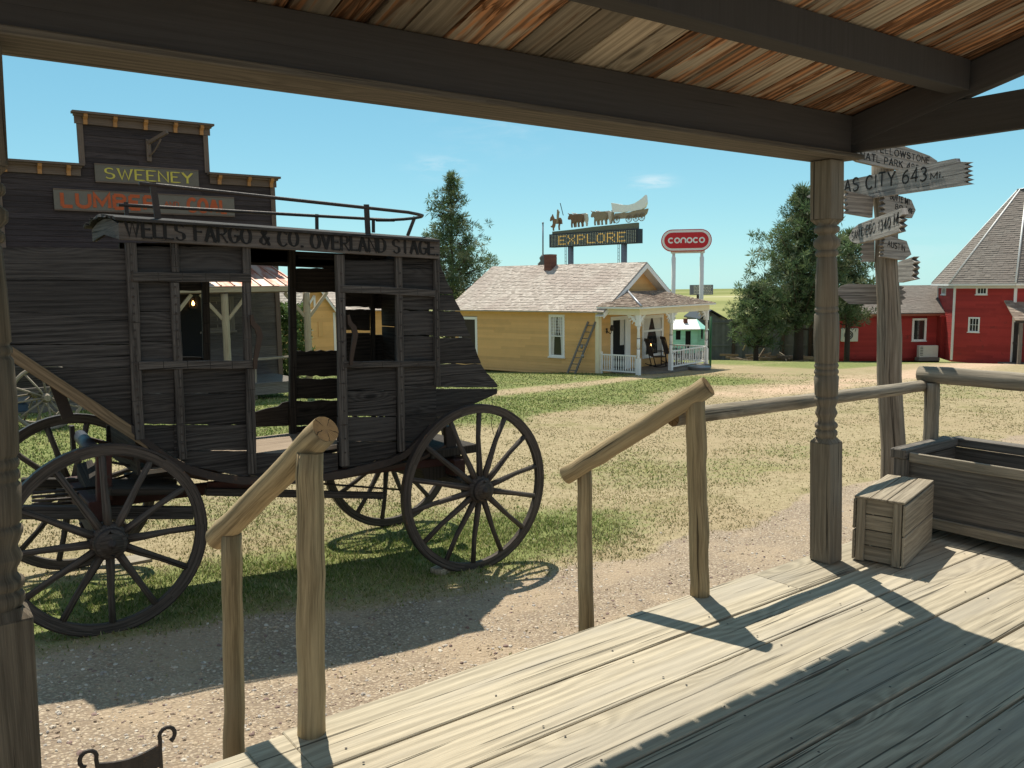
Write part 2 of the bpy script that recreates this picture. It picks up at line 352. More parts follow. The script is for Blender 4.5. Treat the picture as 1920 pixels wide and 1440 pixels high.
wood('trough_wood', (.085, .075, .065), (.22, .195, .165), var=.35, crack=.5, rings=.55, knot=.3, bump=.5)
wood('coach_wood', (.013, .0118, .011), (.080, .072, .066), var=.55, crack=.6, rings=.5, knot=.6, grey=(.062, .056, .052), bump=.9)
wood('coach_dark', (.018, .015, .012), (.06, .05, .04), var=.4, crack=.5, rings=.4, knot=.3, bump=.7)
wood('batten_wood', (.02, .0175, .016), (.135, .118, .103), var=.4, crack=.7, rings=.3, knot=0, bump=.8)
wood('brace_wood', (.10, .07, .04), (.26, .185, .11), var=.2, crack=.3, bump=.4)
wood('wheel_wood', (.026, .022, .019), (.12, .10, .084), var=.3, crack=.6, rings=.2, knot=0, bump=.6)
wood('floor_wood', (.16, .12, .085), (.40, .32, .24), var=.3, crack=.4, bump=.4)
plain('iron', (.045, .036, .032), .3, 12, .55, .3, .3, wear=(.11, .06, .035), wamt=.3)
plain('rust_red', (.055, .02, .015), .3, 8, .7, 0, .2, wear=(.05, .035, .03), wamt=.5)
plain('pipe', (.05, .052, .062), .15, 8, .45, .3)
plain('letter_black', (.010, .009, .008), .3, 22, .7, wear=(.05, .043, .038), wamt=.2)
wood('sign_wood', (.15, .135, .12), (.40, .365, .325), var=.25, crack=.7, rings=.45, knot=.3, bump=.6)
wood('signpost_wood', (.12, .095, .068), (.31, .255, .19), var=.1, crack=.85, rings=.3, knot=.4, bump=.7, vscale=.7)
wood('store_clap', (.022, .017, .018), (.07, .055, .055), var=.45, crack=.5, rings=.2, knot=0, bump=.6, grey=(.05, .04, .043))
wood('store_trim', (.10, .072, .058), (.175, .13, .105), var=.2, crack=.2, knot=0)
plain('store_bracket', (.36, .18, .07), .2, 10)
wood('porch_clap', (.048, .042, .04), (.13, .115, .105), var=.5, crack=.5, rings=.3, knot=.2, bump=.6)
wood('pole_light', (.26, .21, .14), (.46, .39, .28), var=.15, crack=.4, rings=.2)
plain('sign_slate', (.135, .12, .10), .2, 10); plain('yellow_paint', (.52, .44, .085), .3, 9, wear=(.20, .18, .10), wamt=.3); plain('orange_paint', (.40, .085, .028), .3, 9, wear=(.15, .11, .08), wamt=.3)
plain('red_trim', (.30, .10, .06), .2, 8)
plain('yellow_wall', (.70, .425, .17), .10, 3, .7, wear=(.64, .345, .12), wamt=.1, rv=.2)
plain('cream', (.80, .72, .52), .06, 5, .6); plain('white_paint', (.80, .79, .76), .06, 5, .55)
plain('dark_inside', (.012, .012, .013), .1, 3, .9)
plain('red_wall', (.36, .038, .033), .16, 2, .75, wear=(.24, .035, .03), wamt=.4, rv=.3)
plain('turquoise', (.36, .70, .61), .15, 4); plain('fence_wood', (.12, .128, .122), .35, 3, .85)
plain('brick', (.16, .07, .05), .35, 25, .9, bump=.4)
plain('navy', (.022, .025, .04), .1, 3, .5); plain('sign_red', (.55, .022, .028), .06, 3, .4)
plain('amber', (.9, .56, .16), 0, 3, .5, emit=.28); plain('dot_pale', (.55, .55, .48), .2, 30, .5)
plain('ac_white', (.62, .60, .54), .08, 6, .5); plain('ac_dark', (.03, .03, .033), .1, 6, .5)
plain('curtain', (.62, .6, .56), .15, 12, .9); plain('zinc', (.30, .31, .33), .2, 8, .45, .6)
plain('lamp_glow', (1.0, .5, .14), 0, 3, .5, emit=9.0)
plain('chair_dark', (.035, .022, .016), .2, 10, .5); plain('leather', (.05, .03, .02), .3, 16, .6)
plain('ladder_grey', (.16, .145, .13), .2, 10); plain('bark', (.065, .05, .038), .4, 14, .95, bump=.6)
plain('ox_white', (.55, .50, .45), .2, 3); plain('ox_brown', (.19, .11, .07), .3, 3); plain('canvas', (.82, .83, .86), .05, 3)
plain('wagon_tan', (.27, .21, .15), .3, 4); plain('green_turf', (.15, .15, .115), .3, 4); plain('skin', (.45, .28, .19), .05, 4)
plain('green_pipe', (.02, .09, .04), .1, 4); plain('scrap', (.20, .15, .10), .4, 6)
plain('steel_pole', (.16, .17, .21), .1, 3, .5); plain('blue_cloth', (.08, .13, .22), .2, 6)

m, g = mat('glass'); t = g.n('TexCoord', {}, 3)
g.finish(g.mix(g.noise(t, 2, 2), (.012, .014, .016), (.045, .045, .042)), .07, spec=.6)

def shingle_mat(name, c0, c1, c2):
    m, g = mat(name); uv = g.uv(); rnd = g.attr('rnd'); t = g.n('TexCoord', {}, 3)
    col = g.mix(g.m('FRACT', g.m('MULTIPLY', rnd, 5.31)), c0, c1)
    col = g.mix(g.step(g.noise(t, .55, 5, .6), .46, .64), col, c2)
    f = g.noise(g.stretch(uv, 30, 3), 2.0, 4)
    col = g.mix(g.m('MULTIPLY', f, .45), col, tuple(c*.45 for c in c0)); g.finish(col, .9, f, .3, .01, spec=.15)
shingle_mat('shake_light', (.45, .385, .33), (.67, .595, .52), (.49, .41, .355))
shingle_mat('shake_brown', (.22, .165, .13), (.44, .36, .29), (.28, .21, .165))
shingle_mat('barn_shingle', (.20, .175, .155), (.275, .245, .215), (.24, .205, .18))
m, g = mat('tin_roof'); uv = g.uv(); rnd = g.attr('rnd')
c = g.mix(g.step(g.noise(g.stretch(uv, .5, 2), 1.6, 5, .6), .38, .62), (.34, .115, .07), (.50, .40, .34))
c = g.mix(g.step(g.m('FRACT', g.m('MULTIPLY', rnd, 3.3)), .8, .82), c, (.52, .50, .48)); g.finish(c, .5, None, metal=.35)

m, g = mat('log_end'); uv = g.uv(); sx = g.n('SeparateXYZ', {0: uv}); nd = g.t.nodes[-1]; ux_, uy_ = nd.outputs[0], nd.outputs[1]
rad = g.n('VectorMath', {0: uv}, 1, operation='LENGTH'); wob = g.noise(uv, 30, 3); an = g.m('ARCTAN2', uy_, ux_)
rg = g.m('MULTIPLY_ADD', g.m('SINE', g.m('ADD', g.m('MULTIPLY', rad, 1500), g.m('MULTIPLY', wob, 6))), .5, .5)
c = g.mix(rg, (.12, .075, .035), (.27, .18, .09)); c = g.mix(g.step(g.noise(uv, 40, 3), .45, .7), c, (.15, .10, .055))
cr = g.step(g.m('SINE', g.m('ADD', g.m('MULTIPLY', an, 5.0), g.m('MULTIPLY', wob, 5.0))), .93, .985); c = g.mix(g.m('MULTIPLY', cr, g.step(rad, .004, .02)), c, (.02, .013, .008)); g.finish(c, .9, rg, .3, .003, spec=.1)
def leaf_mat(name):
    m, g = mat(name); c = g.n('Attribute', {}, 0, attribute_name='col')
    d = g.n('BsdfDiffuse', {'Color': c}); tr = g.n('BsdfTranslucent', {'Color': c}); gl = g.n('BsdfGlossy', {'Color': (.5, .5, .5), 'Roughness': .45})
    s1 = g.t.nodes.new('ShaderNodeMixShader'); s1.inputs[0].default_value = .28; g.t.links.new(d, s1.inputs[1]); g.t.links.new(tr, s1.inputs[2])
    s2 = g.t.nodes.new('ShaderNodeMixShader'); s2.inputs[0].default_value = .03; g.t.links.new(s1.outputs[0], s2.inputs[1]); g.t.links.new(gl, s2.inputs[2])
    g.n('OutputMaterial', {'Surface': s2.outputs[0]})
leaf_mat('leaf')
def tri_mesh(name, tris, cols, m='leaf', parent=None, nv=3):
    """tris (n,nv,3) numpy, cols (n,3): a cloud of small leaf-like faces as one mesh"""
    n = len(tris); me = bpy.data.meshes.new(name); me.vertices.add(n*nv); me.vertices.foreach_set('co', tris.astype(np.float32).ravel())
    me.loops.add(n*nv); me.loops.foreach_set('vertex_index', np.arange(n*nv, dtype=np.int32))
    me.polygons.add(n); me.polygons.foreach_set('loop_start', np.arange(0, n*nv, nv, dtype=np.int32))
    try: me.polygons.foreach_set('loop_total', np.full(n, nv, np.int32))
    except Exception: pass
    a = me.color_attributes.new('col', 'FLOAT_COLOR', 'POINT')
    a.data.foreach_set('color', np.repeat(np.c_[cols, np.ones(n)], nv, axis=0).astype(np.float32).ravel())
    me.materials.append(MATS[m]); me.update(calc_edges=True); me.validate()
    o = bpy.data.objects.new(name, me); COL.objects.link(o)
    if parent is not None: o.parent = parent; me.transform(Matrix.Translation(-parent.location))
    return o

# ------------------------------------------------------------------ ground: sloping yard, prairie beyond
CP = np.array([(.5, 2.9, -.68), (4, 2.9, -.88), (0, 0, -.7), (6, 0, -.95), (.5, 5, -.72), (1.6, 4.9, -.83), (3.3, 4.8, -.95), (1.05, 6.13, -.80), (4.1, 6.13, -1.0), (1.2, 7.65, -.78), (3.9, 7.65, -.93),
    (7, 5, -1.06), (12, 6, -1.2), (20, 8, -1.5), (9, 11, -1.25), (7.8, 19.8, -1.16), (2, 20, -1.0), (2, 15, -.75), (-4, 8, -.7), (-6, 20, -.8), (14, 19, -1.62), (22.2, 24.4, -1.98), (25, 22, -2.05), (28, 24, -2.15), (30, 12, -1.9), (40, 19.5, -2.45), (49.5, 24, -2.9), (46, 30, -3.1), (34, 27, -2.45),
    (41, 32, -2.9), (30, 40, -2.95), (10, 40, -2.2), (50, 10, -2.6), (20, 33, -2.4), (-20, 40, -1.5), (50, -10, -2.2), (-30, 0, -.7), (0, -30, -.7)], float)
_d = np.linalg.norm(CP[:, None, :2]-CP[None, :, :2], axis=2)
_A = np.zeros((len(CP)+3,)*2); _A[:len(CP), :len(CP)] = _d+np.eye(len(CP))*-.05; _P = np.c_[np.ones(len(CP)), CP[:, :2]]
_A[:len(CP), len(CP):] = _P; _A[len(CP):, :len(CP)] = _P.T
_w = np.linalg.solve(_A, np.r_[CP[:, 2], 0, 0, 0])
def ground_z(x, y):
    x = np.asarray(x, float); y = np.asarray(y, float); sh = x.shape; q = np.c_[x.ravel(), y.ravel()]
    z = np.concatenate([np.linalg.norm(b[:, None]-CP[None, :, :2], axis=2)@_w[:len(CP)] for b in np.array_split(q, max(1, len(q)//20000))]) if len(q) else np.zeros(0)
    z = z+_w[-3]+q@_w[-2:]
    d = np.hypot(q[:, 0], q[:, 1]); t = np.clip((d-42)/40, 0, 1); t = t*t*(3-2*t)
    far = -4.6+1.3*(fbm(q[:, 0]/150, q[:, 1]/150, 5, 3)-.5)*np.clip((d-60)/150, 0, 1)-np.clip((d-640)/500, 0, 9)*6+np.clip((d-150)/450, 0, 1)*.55
    return (z*(1-t)+far*t).reshape(sh)
def gz(x, y): return float(ground_z(np.array([x]), np.array([y]))[0])
def gmasks(x, y):
    nn = fbm(x*.9, y*.9, 3, 4)-.5; n2 = fbm(x*.25+9, y*.25, 8, 4)-.5
    sm = lambda v, a, b: np.clip((v-a)/(b-a), 0, 1)**2*(3-2*np.clip((v-a)/(b-a), 0, 1))
    edge = 5.82+np.clip(x-4.5, 0, 12)*.10-np.clip(x-2, 0, 2.2)*.16
    gravel = 1-sm(y+nn*1.0, edge-.12, edge+.30)
    gravel *= 1-sm(x, 14, 20)*.6
    band = np.exp(-((y-6.75)/(.85+.25*np.clip(x-1, 0, 3)/3))**2)*sm(x, -6, 0)*(1-sm(x+nn*2, 5.0, 8.2))*.82
    yy = y-.25*(x-14)
    lawn = sm(yy+n2*5, 13.2, 16.6)*(.85+.6*n2)*(1-sm(x, 22, 27)*.8)
    strip = np.exp(-((yy-19.9)/.8)**2)*.8*sm(x, 8, 12)          # worn track in front of the house
    path = np.exp(-((y-(15.5+.16*(x-20)+1.0*np.sin(x*.15)))/(1.9))**2)*sm(x, 14, 22)*.95
    patch = sm(n2, .02, .17)*.42
    green = np.clip(np.maximum(np.maximum(band, lawn*(1-path)), patch*(1-gravel))*(1-strip)+nn*.25*(band > .15), 0, 1)
    green = np.maximum(green, sm(y-.1*x, 15.5, 17.5)*sm(x, 28, 33)*.7*(1-path))
    path = np.clip(path*(.75+nn)+strip*.55, 0, 1)
    return np.clip(gravel, 0, 1), green, path
def axis_vals(lo, hi, flo, fhi, fine, grow):
    a = list(np.arange(flo, fhi+fine/2, fine)); s = fine
    while a[-1] < hi: s *= grow; a.append(a[-1]+s)
    s = fine
    while a[0] > lo: s *= grow; a.insert(0, a[0]-s)
    return np.array(a)
gx = axis_vals(-260, 1500, -3, 14, .14, 1.055); gy = axis_vals(-40, 1500, 2.4, 14, .14, 1.055)
XX, YY = np.meshgrid(gx, gy); ZZ = ground_z(XX, YY)
near = np.clip(1-np.hypot(XX, YY)/60, 0, 1)
ZZ = ZZ+(fbm(XX*1.3, YY*1.3, 21, 4)-.5)*.07*near
nx, ny = len(gx), len(gy)
me = bpy.data.meshes.new('ground'); me.vertices.add(nx*ny); me.vertices.foreach_set('co', np.c_[XX.ravel(), YY.ravel(), ZZ.ravel()].astype(np.float32).ravel())
q = (np.arange(ny-1)[:, None]*nx+np.arange(nx-1)[None, :]).ravel(); fc = np.c_[q, q+1, q+nx+1, q+nx].astype(np.int32); nf = len(fc)
me.loops.add(nf*4); me.loops.foreach_set('vertex_index', fc.ravel()); me.polygons.add(nf); me.polygons.foreach_set('loop_start', np.arange(0, nf*4, 4, dtype=np.int32))
try: me.polygons.foreach_set('loop_total', np.full(nf, 4, np.int32))
except Exception: pass
me.polygons.foreach_set('use_smooth', np.ones(nf, bool))
for nm, v in zip(('gravel', 'green', 'path'), gmasks(XX.ravel(), YY.ravel())):
    a = me.attributes.new(nm, 'FLOAT', 'POINT'); a.data.foreach_set('value', v.astype(np.float32))
me.update(calc_edges=True); me.validate()
m, g = mat('ground'); pos = g.n('TexCoord', {}, 3)
gr = g.attr('gravel'); gn = g.attr('green'); pa = g.attr('path')
n1 = g.noise(pos, 1.1, 7, .62); n2 = g.noise(pos, 9, 6, .65); n3 = g.noise(pos, 60, 4, .6); n4 = g.noise(pos, .28, 5, .6)
vor = g.t.nodes.new('ShaderNodeTexVoronoi'); vor.inputs['Scale'].default_value = 46; g.t.links.new(g.n('VectorMath', {0: pos, 1: g.n('VectorMath', {0: g.noise(pos, 25, 2, out=1), 'Scale': .03}, operation='SCALE')}, operation='ADD'), vor.inputs['Vector'])
vc = g.n('SeparateColor', {0: vor.outputs['Color']})
stone = g.mix(vc, (.285, .22, .15), (.505, .42, .315)); stone = g.mix(g.step(vor.outputs['Distance'], .25, .62), stone, (.24, .185, .135))
stone = g.mix(g.m('MULTIPLY', g.step(n1, .42, .62), .65), stone, (.39, .30, .205))
stone = g.mix(g.step(n3, .62, .74), stone, (.50, .43, .35))
dry = g.mix(g.step(n2, .33, .66), (.18, .142, .075), (.325, .27, .16)); dry = g.mix(g.step(n3, .38, .7), dry, (.40, .32, .20))
dry = g.mix(g.m('MULTIPLY', g.step(n1, .5, .68), .6), dry, (.175, .165, .065)); dry = g.mix(g.m('MULTIPLY', g.step(n4, .48, .62), .65), dry, (.315, .245, .15))
grass = g.mix(g.step(n2, .3, .7), (.105, .13, .04), (.21, .225, .085)); grass = g.mix(g.m('MULTIPLY', g.step(n1, .5, .7), .55), grass, (.30, .28, .11))
dirt = g.mix(g.step(n2, .3, .7), (.40, .27, .185), (.52, .385, .27))
c = g.mix(g.step(g.m('ADD', gn, g.m('MULTIPLY', g.m('SUBTRACT', n2, .5), .7)), .3, .62), dry, grass)
c = g.mix(g.step(g.m('ADD', pa, g.m('MULTIPLY', g.m('SUBTRACT', n2, .5), .9)), .3, .8), c, dirt)
c = g.mix(g.step(g.m('ADD', gr, g.m('MULTIPLY', g.m('SUBTRACT', n2, .5), .5)), .35, .65), c, stone)
sp = g.n('SeparateXYZ', {0: pos}); dist = g.n('VectorMath', {0: pos}, 1, operation='LENGTH')
hn = g.noise(g.n('Mapping', {'Vector': pos, 'Rotation': (0, 0, -math.radians(36)), 'Scale': (.0016, .018, 1)}), 1.0, 4, .55)
hill = g.mix(g.step(hn, .36, .62), (.17, .185, .055), (.30, .29, .125)); hill = g.mix(g.step(hn, .60, .64), hill, (.40, .37, .22))
hill = g.mix(g.m('MULTIPLY', g.step(g.noise(pos, .02, 5, .6), .5, .7), .4), hill, (.14, .17, .06))
c = g.mix(g.step(dist, 46, 75), c, hill)
g.finish(c, .95, g.m('ADD', g.m('MULTIPLY', n3, .5), g.m('SUBTRACT', n2, g.m('MULTIPLY', vor.outputs['Distance'], g.m('MULTIPLY', gr, .8)))), .6, .03, spec=.1)
me.materials.append(m); go = bpy.data.objects.new('ground', me); COL.objects.link(go); tag(go, kind='structure')

# ---- grass blades
def blades(N, dlo, dhi, a0, a1, keep, hfun, cfun, wid, seed):
    r = np.random.default_rng(seed); d = dlo*(dhi/dlo)**r.random(N); a = np.radians(r.uniform(a0, a1, N)); x = d*np.sin(a); y = d*np.cos(a)
    gv, gn, pa = gmasks(x, y); k = (r.random(N) < keep(gv, gn, pa, x, y)) & (y > 3.1); x, y, gv, gn, pa, d = [q[k] for q in (x, y, gv, gn, pa, d)]
    n = len(x); z = ground_z(x, y)-.006+(fbm(x*1.3, y*1.3, 21, 4)-.5)*.07*np.clip(1-np.hypot(x, y)/60, 0, 1)
    h = hfun(gn, x, y, r); th = r.uniform(0, 2*np.pi, n); wv = wid*(.5+r.random(n))*np.clip(d/7, 1, 3.2); lx, ly = r.normal(0, .55, n)*h, r.normal(0, .55, n)*h
    b = np.c_[x, y, z]; o = np.c_[np.cos(th)*wv, np.sin(th)*wv, np.zeros(n)]
    return np.stack([b-o, b+o, b+np.c_[lx, ly, h]], 1), cfun(gn, n, r, x, y)
def gcol(gn, n, r, x, y):
    pal_d = np.array([(.34, .285, .15), (.30, .245, .12), (.39, .335, .20), (.235, .225, .09), (.27, .235, .11)]); pal_g = np.array([(.11, .165, .03), (.17, .225, .05), (.075, .12, .025), (.26, .26, .09), (.34, .30, .15)])
    m = (r.random(n) < np.clip(gn*1.5-.2, .03, 1))[:, None]
    return np.where(m, pal_g[r.integers(0, 5, n)], pal_d[r.integers(0, 5, n)])*r.uniform(.8, 1.2, (n, 1))*(.62+.76*fbm(x*.55, y*.55, 61, 4))[:, None]
t1, c1 = blades(330000, 5.0, 34, -6, 76, lambda gv, gn, pa, x, y: np.clip((1-gv*.97)*(1-pa*.9)*(.30+.70*np.maximum(gn, fbm(x*.8, y*.8, 31, 3) > .5)), 0, 1),
    lambda gn, x, y, r: (.010+.020*r.random(len(x)))*(1+gn*.9), gcol, .006, 3)
t2, c2 = blades(260000, 5.2, 11, -4, 55, lambda gv, gn, pa, x, y: np.clip((gn-.25)*1.35, 0, 1)*(y < 9)*(x < 8)*(vnoise(x*3.2, y*3.2, 77) > .28),
    lambda gn, x, y, r: (.016+.058*r.random(len(x))**1.6)*np.clip(gn, .3, 1)*(.5+1.1*vnoise(x*2, y*2, 5)), lambda gn, n, r, x, y: gcol(np.maximum(gn, .6), n, r, x, y), .0036, 4)
tag(tri_mesh('grass', np.concatenate([t1, t2]), np.concatenate([c1, c2])), 'short dry and green grass growing over the sloping yard', 'grass', kind='stuff')
# ---- loose pebbles on the gravel
ico = []; pr = (1+5**.5)/2
for a, b in ((-1, pr), (1, pr), (-1, -pr), (1, -pr)): ico += [(a, b, 0), (0, a, b), (b, 0, a)]
ico = np.array([(-1, pr, 0), (1, pr, 0), (-1, -pr, 0), (1, -pr, 0), (0, -1, pr), (0, 1, pr), (0, -1, -pr), (0, 1, -pr), (pr, 0, -1), (pr, 0, 1), (-pr, 0, -1), (-pr, 0, 1)])/1.9
icf = np.array([(0, 11, 5), (0, 5, 1), (0, 1, 7), (0, 7, 10), (0, 10, 11), (1, 5, 9), (5, 11, 4), (11, 10, 2), (10, 7, 6), (7, 1, 8), (3, 9, 4), (3, 4, 2), (3, 2, 6), (3, 6, 8), (3, 8, 9), (4, 9, 5), (2, 4, 11), (6, 2, 10), (8, 6, 7), (9, 8, 1)])
r = np.random.default_rng(9); N = 26000; d = 3.2*(11/3.2)**r.random(N); a = np.radians(r.uniform(-2, 62, N)); x = d*np.sin(a); y = d*np.cos(a)
gv, gn, pa = gmasks(x, y); k = (r.random(N) < gv*.9+.02) & (y > 2.85); x, y = x[k], y[k]; N = len(x)
sz = .0034+.0115*r.random(N)**4; z = ground_z(x, y)+(fbm(x*1.3, y*1.3, 21, 4)-.5)*.07*np.clip(1-np.hypot(x, y)/60, 0, 1)+sz*.1
P = ico[None]*(sz[:, None, None]*r.uniform(.6, 1.35, (N, 1, 3))*np.array([1.1, 1.1, .65]))*r.uniform(.8, 1.2, (N, 12, 1))+np.c_[x, y, z][:, None]
pc = np.array([(.52, .44, .35), (.46, .36, .25), (.60, .54, .45), (.34, .255, .185), (.40, .36, .32), (.22, .15, .13)])[r.integers(0, 6, N)]*r.uniform(.75, 1.05, (N, 1))
po = tri_mesh('gravel', P[:, icf].reshape(-1, 3, 3), np.repeat(pc, 20, 0)); tag(po, 'loose pale and brown pebbles scattered on the gravel strip by the porch', 'gravel', kind='stuff')
m, g = mat('pebble'); g.finish(g.n('Attribute', {}, 0, attribute_name='col'), .85, spec=.2); po.data.materials[0] = m
# ------------------------------------------------------------------ the porch we stand on
porch = thing('store_porch', 'weathered plank porch with low board roof and turned posts that we stand on', 'porch', (0, 0, 0))
mb = MB(); yb = [2.735, 2.43, 2.148, 1.848, 1.56, 1.27, .98, .69, .40, .11, -.18, -.47, -.76, -.96]
for i in range(len(yb)-1):
    xs = [-1.6]; joints = {0: [3.6], 1: [-.2], 2: [5.2], 3: [.6], 4: [4.4, 1.2]}.get(i, [random.uniform(0, 5)])
    for x1 in sorted(joints)+[7.4]:
        x0 = xs[-1]+(.004 if xs[-1] > -1.6 else 0); o = yb[i]-.005
        if i == 0 and x0 < 0:
            for a, b, e in ((x0, .86, 2.685), (.86, 1.0, 2.712), (1.0, x1, 2.735)): mb.box((a, yb[1]+.004, -.04+(.002 if a > .9 else 0)), (b-.001, e, 0), (1, 0, 0), .37)
        else: mb.box((x0, yb[i+1]+.006, -.04), (x1, o, random.uniform(-.003, .002)), (1, 0, 0))
        xs.append(x1)
mb.build('deck', 'deck_wood', porch, .004)
mb = MB(); mb.box((-1.6, 2.62, -.26), (7.4, 2.665, -.045)); mb.build('rim_joist', 'ledge_wood', porch)
for k, (y0, z) in enumerate(((2.74, -.235), (3.03, -.46), (3.32, -.68))):
    mb = MB(); mb.box((1.05, y0, z-.04), (2.9, y0+.145, z)); mb.box((1.05, y0+.15, z-.04), (2.9, y0+.295, z)); mb.build('step', 'deck_wood', porch, .004)
for xx in (1.07, 2.86):
    mb = MB(); mb.prism([(xx, 2.67, -.05), (xx, 2.67, -.9), (xx, 3.6, -.95), (xx, 3.6, -.73)], (.04, 0, 0), (0, 1, 0)); mb.build('stair_stringer', 'ledge_wood', porch)
mb = MB()
for i in range(len(yb)-1):
    for xj in np.arange(-1.3, 7.4, .61):
        for yy in (yb[i]-.05, yb[i+1]+.055):
            if yy < .6 or yy > 2.66: continue
            c = V((xj+random.uniform(-.012, .012), yy+random.uniform(-.012, .012), .0032)); mb.poly([c+V((.0048*math.cos(q*.785), .0048*math.sin(q*.785), 0)) for q in range(8)], None, .5)
tag(mb.build('nail_heads', 'iron', porch), kind='stuff')
# roof
def rz(y): return 2.367+.257*(2.65-y)        # underside of the roof boards
mb = MB(); x = -1.7
while x < 4.14:
    wv = random.uniform(.125, .165) if random.random() < .75 else .19; x1 = min(x+wv, 4.16); dz = random.uniform(0, .008); ye = (3.047 if random.random() < .9 else 3.03)+random.uniform(-.002, .002)
    mb.hexa([(x, -.95, rz(-.95)+dz), (x1-.012, -.95, rz(-.95)+dz), (x1-.012, ye, rz(ye)+dz), (x, ye, rz(ye)+dz)]+[(a, b, rz(b)+.03) for a, b in ((x, -.95), (x1-.012, -.95), (x1-.012, ye), (x, ye))], (0, 1, 0)); x = x1
mb.build('roof_board', 'ceiling_wood', porch)
mb = MB(); mb.hexa([(-1.75, -.97, rz(-.97)+.04), (4.2, -.97, rz(-.97)+.04), (4.2, 3.041, rz(3.041)+.04), (-1.75, 3.041, rz(3.041)+.04), (-1.75, -.97, rz(-.97)+.07), (4.2, -.97, rz(-.97)+.07), (4.2, 3.041, rz(3.041)+.07), (-1.75, 3.041, rz(3.041)+.07)], (1, 0, 0)); mb.build('roof_covering', 'shake_brown', porch)
mb = MB(); mb.hexa([(-1.7, 2.55, 2.216), (4.10, 2.55, 2.196), (4.10, 2.69, 2.196), (-1.7, 2.69, 2.216), (-1.7, 2.55, rz(2.55)-.002), (4.10, 2.55, rz(2.55)-.002), (4.10, 2.69, rz(2.69)-.002), (-1.7, 2.69, rz(2.69)-.002)], (1, 0, 0)); mb.build('front_beam', 'beam_paint', porch, .004)
mb = MB(); mb.hexa([(-1.7, 2.505, 2.19), (4.155, 2.505, 2.170), (4.155, 2.735, 2.170), (-1.7, 2.735, 2.19), (-1.7, 2.505, 2.214), (4.155, 2.505, 2.194), (4.155, 2.735, 2.194), (-1.7, 2.735, 2.214)], (1, 0, 0)); mb.build('beam_plate', 'ledge_wood', porch, .004)
mb = MB(); a0, a1 = 1.955, 2.055
mb.prism([(-1.7, a0, 2.405), (-1.7, a0, rz(a0)-.003), (-1.7, a1, rz(a1)-.003), (-1.7, a1, 2.405)], (5.78, 0, 0)); mb.build('purlin', 'beam_paint', porch, .004)
mb = MB(); a0, a1 = .755, .855
mb.prism([(-1.7, a0, 2.72), (-1.7, a0, rz(a0)-.003), (-1.7, a1, rz(a1)-.003), (-1.7, a1, 2.72)], (5.78, 0, 0)); mb.build('purlin', 'beam_paint', porch, .004)
mb = MB(); mb.prism([(4.095, 3.02, rz(3.02)-.004), (4.095, -.95, rz(-.95)-.004), (4.095, -.95, rz(-.95)-.155), (4.095, 2.54, rz(2.54)-.155), (4.095, 2.74, 2.29), (4.095, 3.02, rz(3.02)-.012)], (.06, 0, 0)); mb.build('gable_rafter', 'beam_paint', porch, .003)
mb = MB(); mb.box((4.103, -.95, 2.205), (4.148, 2.685, 2.375)); mb.build('tie_beam', 'beam_paint', porch, .003)
def porch_post(base, top, wd=.124):
    b = V(base); t = V(top); H = t.z-b.z; ln = (t-b)/H; mb = MB(); h = wd/2
    def sq(z0, z1, c0, c1):
        L = []
        for z, hh in ((z0-(.0 if not c0 else -.0), h), (z1, h)):
            p = b+ln*(z); L += [p+V((a*hh, c*hh, 0)) for a, c in ((-1, -1), (1, -1), (1, 1), (-1, 1))]
        mb.hexa(L, (0, 0, 1), .31)
        for zz, zo, on in ((z0, z0-.025, c0), (z1, z1+.025, c1)):
            if on:
                q = .66; p0 = b+ln*zz; p1 = b+ln*zo; i = mb.add([p0+V((a*h, c*h, 0)) for a, c in ((-1, -1), (1, -1), (1, 1), (-1, 1))]+[p1+V((a*h*q, c*h*q, 0)) for a, c in ((-1, -1), (1, -1), (1, 1), (-1, 1))])
                for j in range(4):
                    k = (j+1) % 4; f = [i+j, i+k, i+4+k, i+4+j]; mb.face(f if zo > zz else f[::-1], (0, 0, 1), .31)
    sq(0, .672, False, True); sq(1.862, H, True, False)
    R = .060
    prof = [(.672, .04), (.70, R*.86), (.712, R*.98), (.732, R*.98), (.74, R*.72), (.752, R*1.0), (.772, R*1.0), (.782, R*.72), (.80, R*.72), (.83, R*1.0), (.86, R*.78), (.885, R*.93), (.9, R*1.04), (.915, R*1.06), (.922, R*.84),
            (.93, R*1.0), (1.03, R*1.07), (1.04, R*.90), (1.048, R*1.05), (1.066, R*1.05), (1.072, R*.88), (1.08, R*1.05), (1.098, R*1.05), (1.104, R*.88), (1.112, R*1.06), (1.26, R*1.10), (1.37, R*1.04), (1.376, R*.86), (1.384, R*1.02), (1.40, R*1.02), (1.406, R*.86), (1.414, R*1.0),
            (1.55, R*.94), (1.665, R*.84), (1.67, R*.7), (1.677, R*.98), (1.70, R*.98), (1.706, R*.76), (1.73, R*1.12), (1.755, R*1.15), (1.78, R*.72), (1.79, R*.72), (1.80, R*1.08), (1.825, R*1.08), (1.832, R*.82), (1.862, R*.9)]
    mb.tube([b+ln*z for z, r in prof], [r for z, r in prof], 24, False, .31); return mb
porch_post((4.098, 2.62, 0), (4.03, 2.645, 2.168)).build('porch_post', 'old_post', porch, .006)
porch_post((.172, 2.585, 0), (.225, 2.62, 2.168), .135).build('porch_post', 'dark_post', porch, .006)

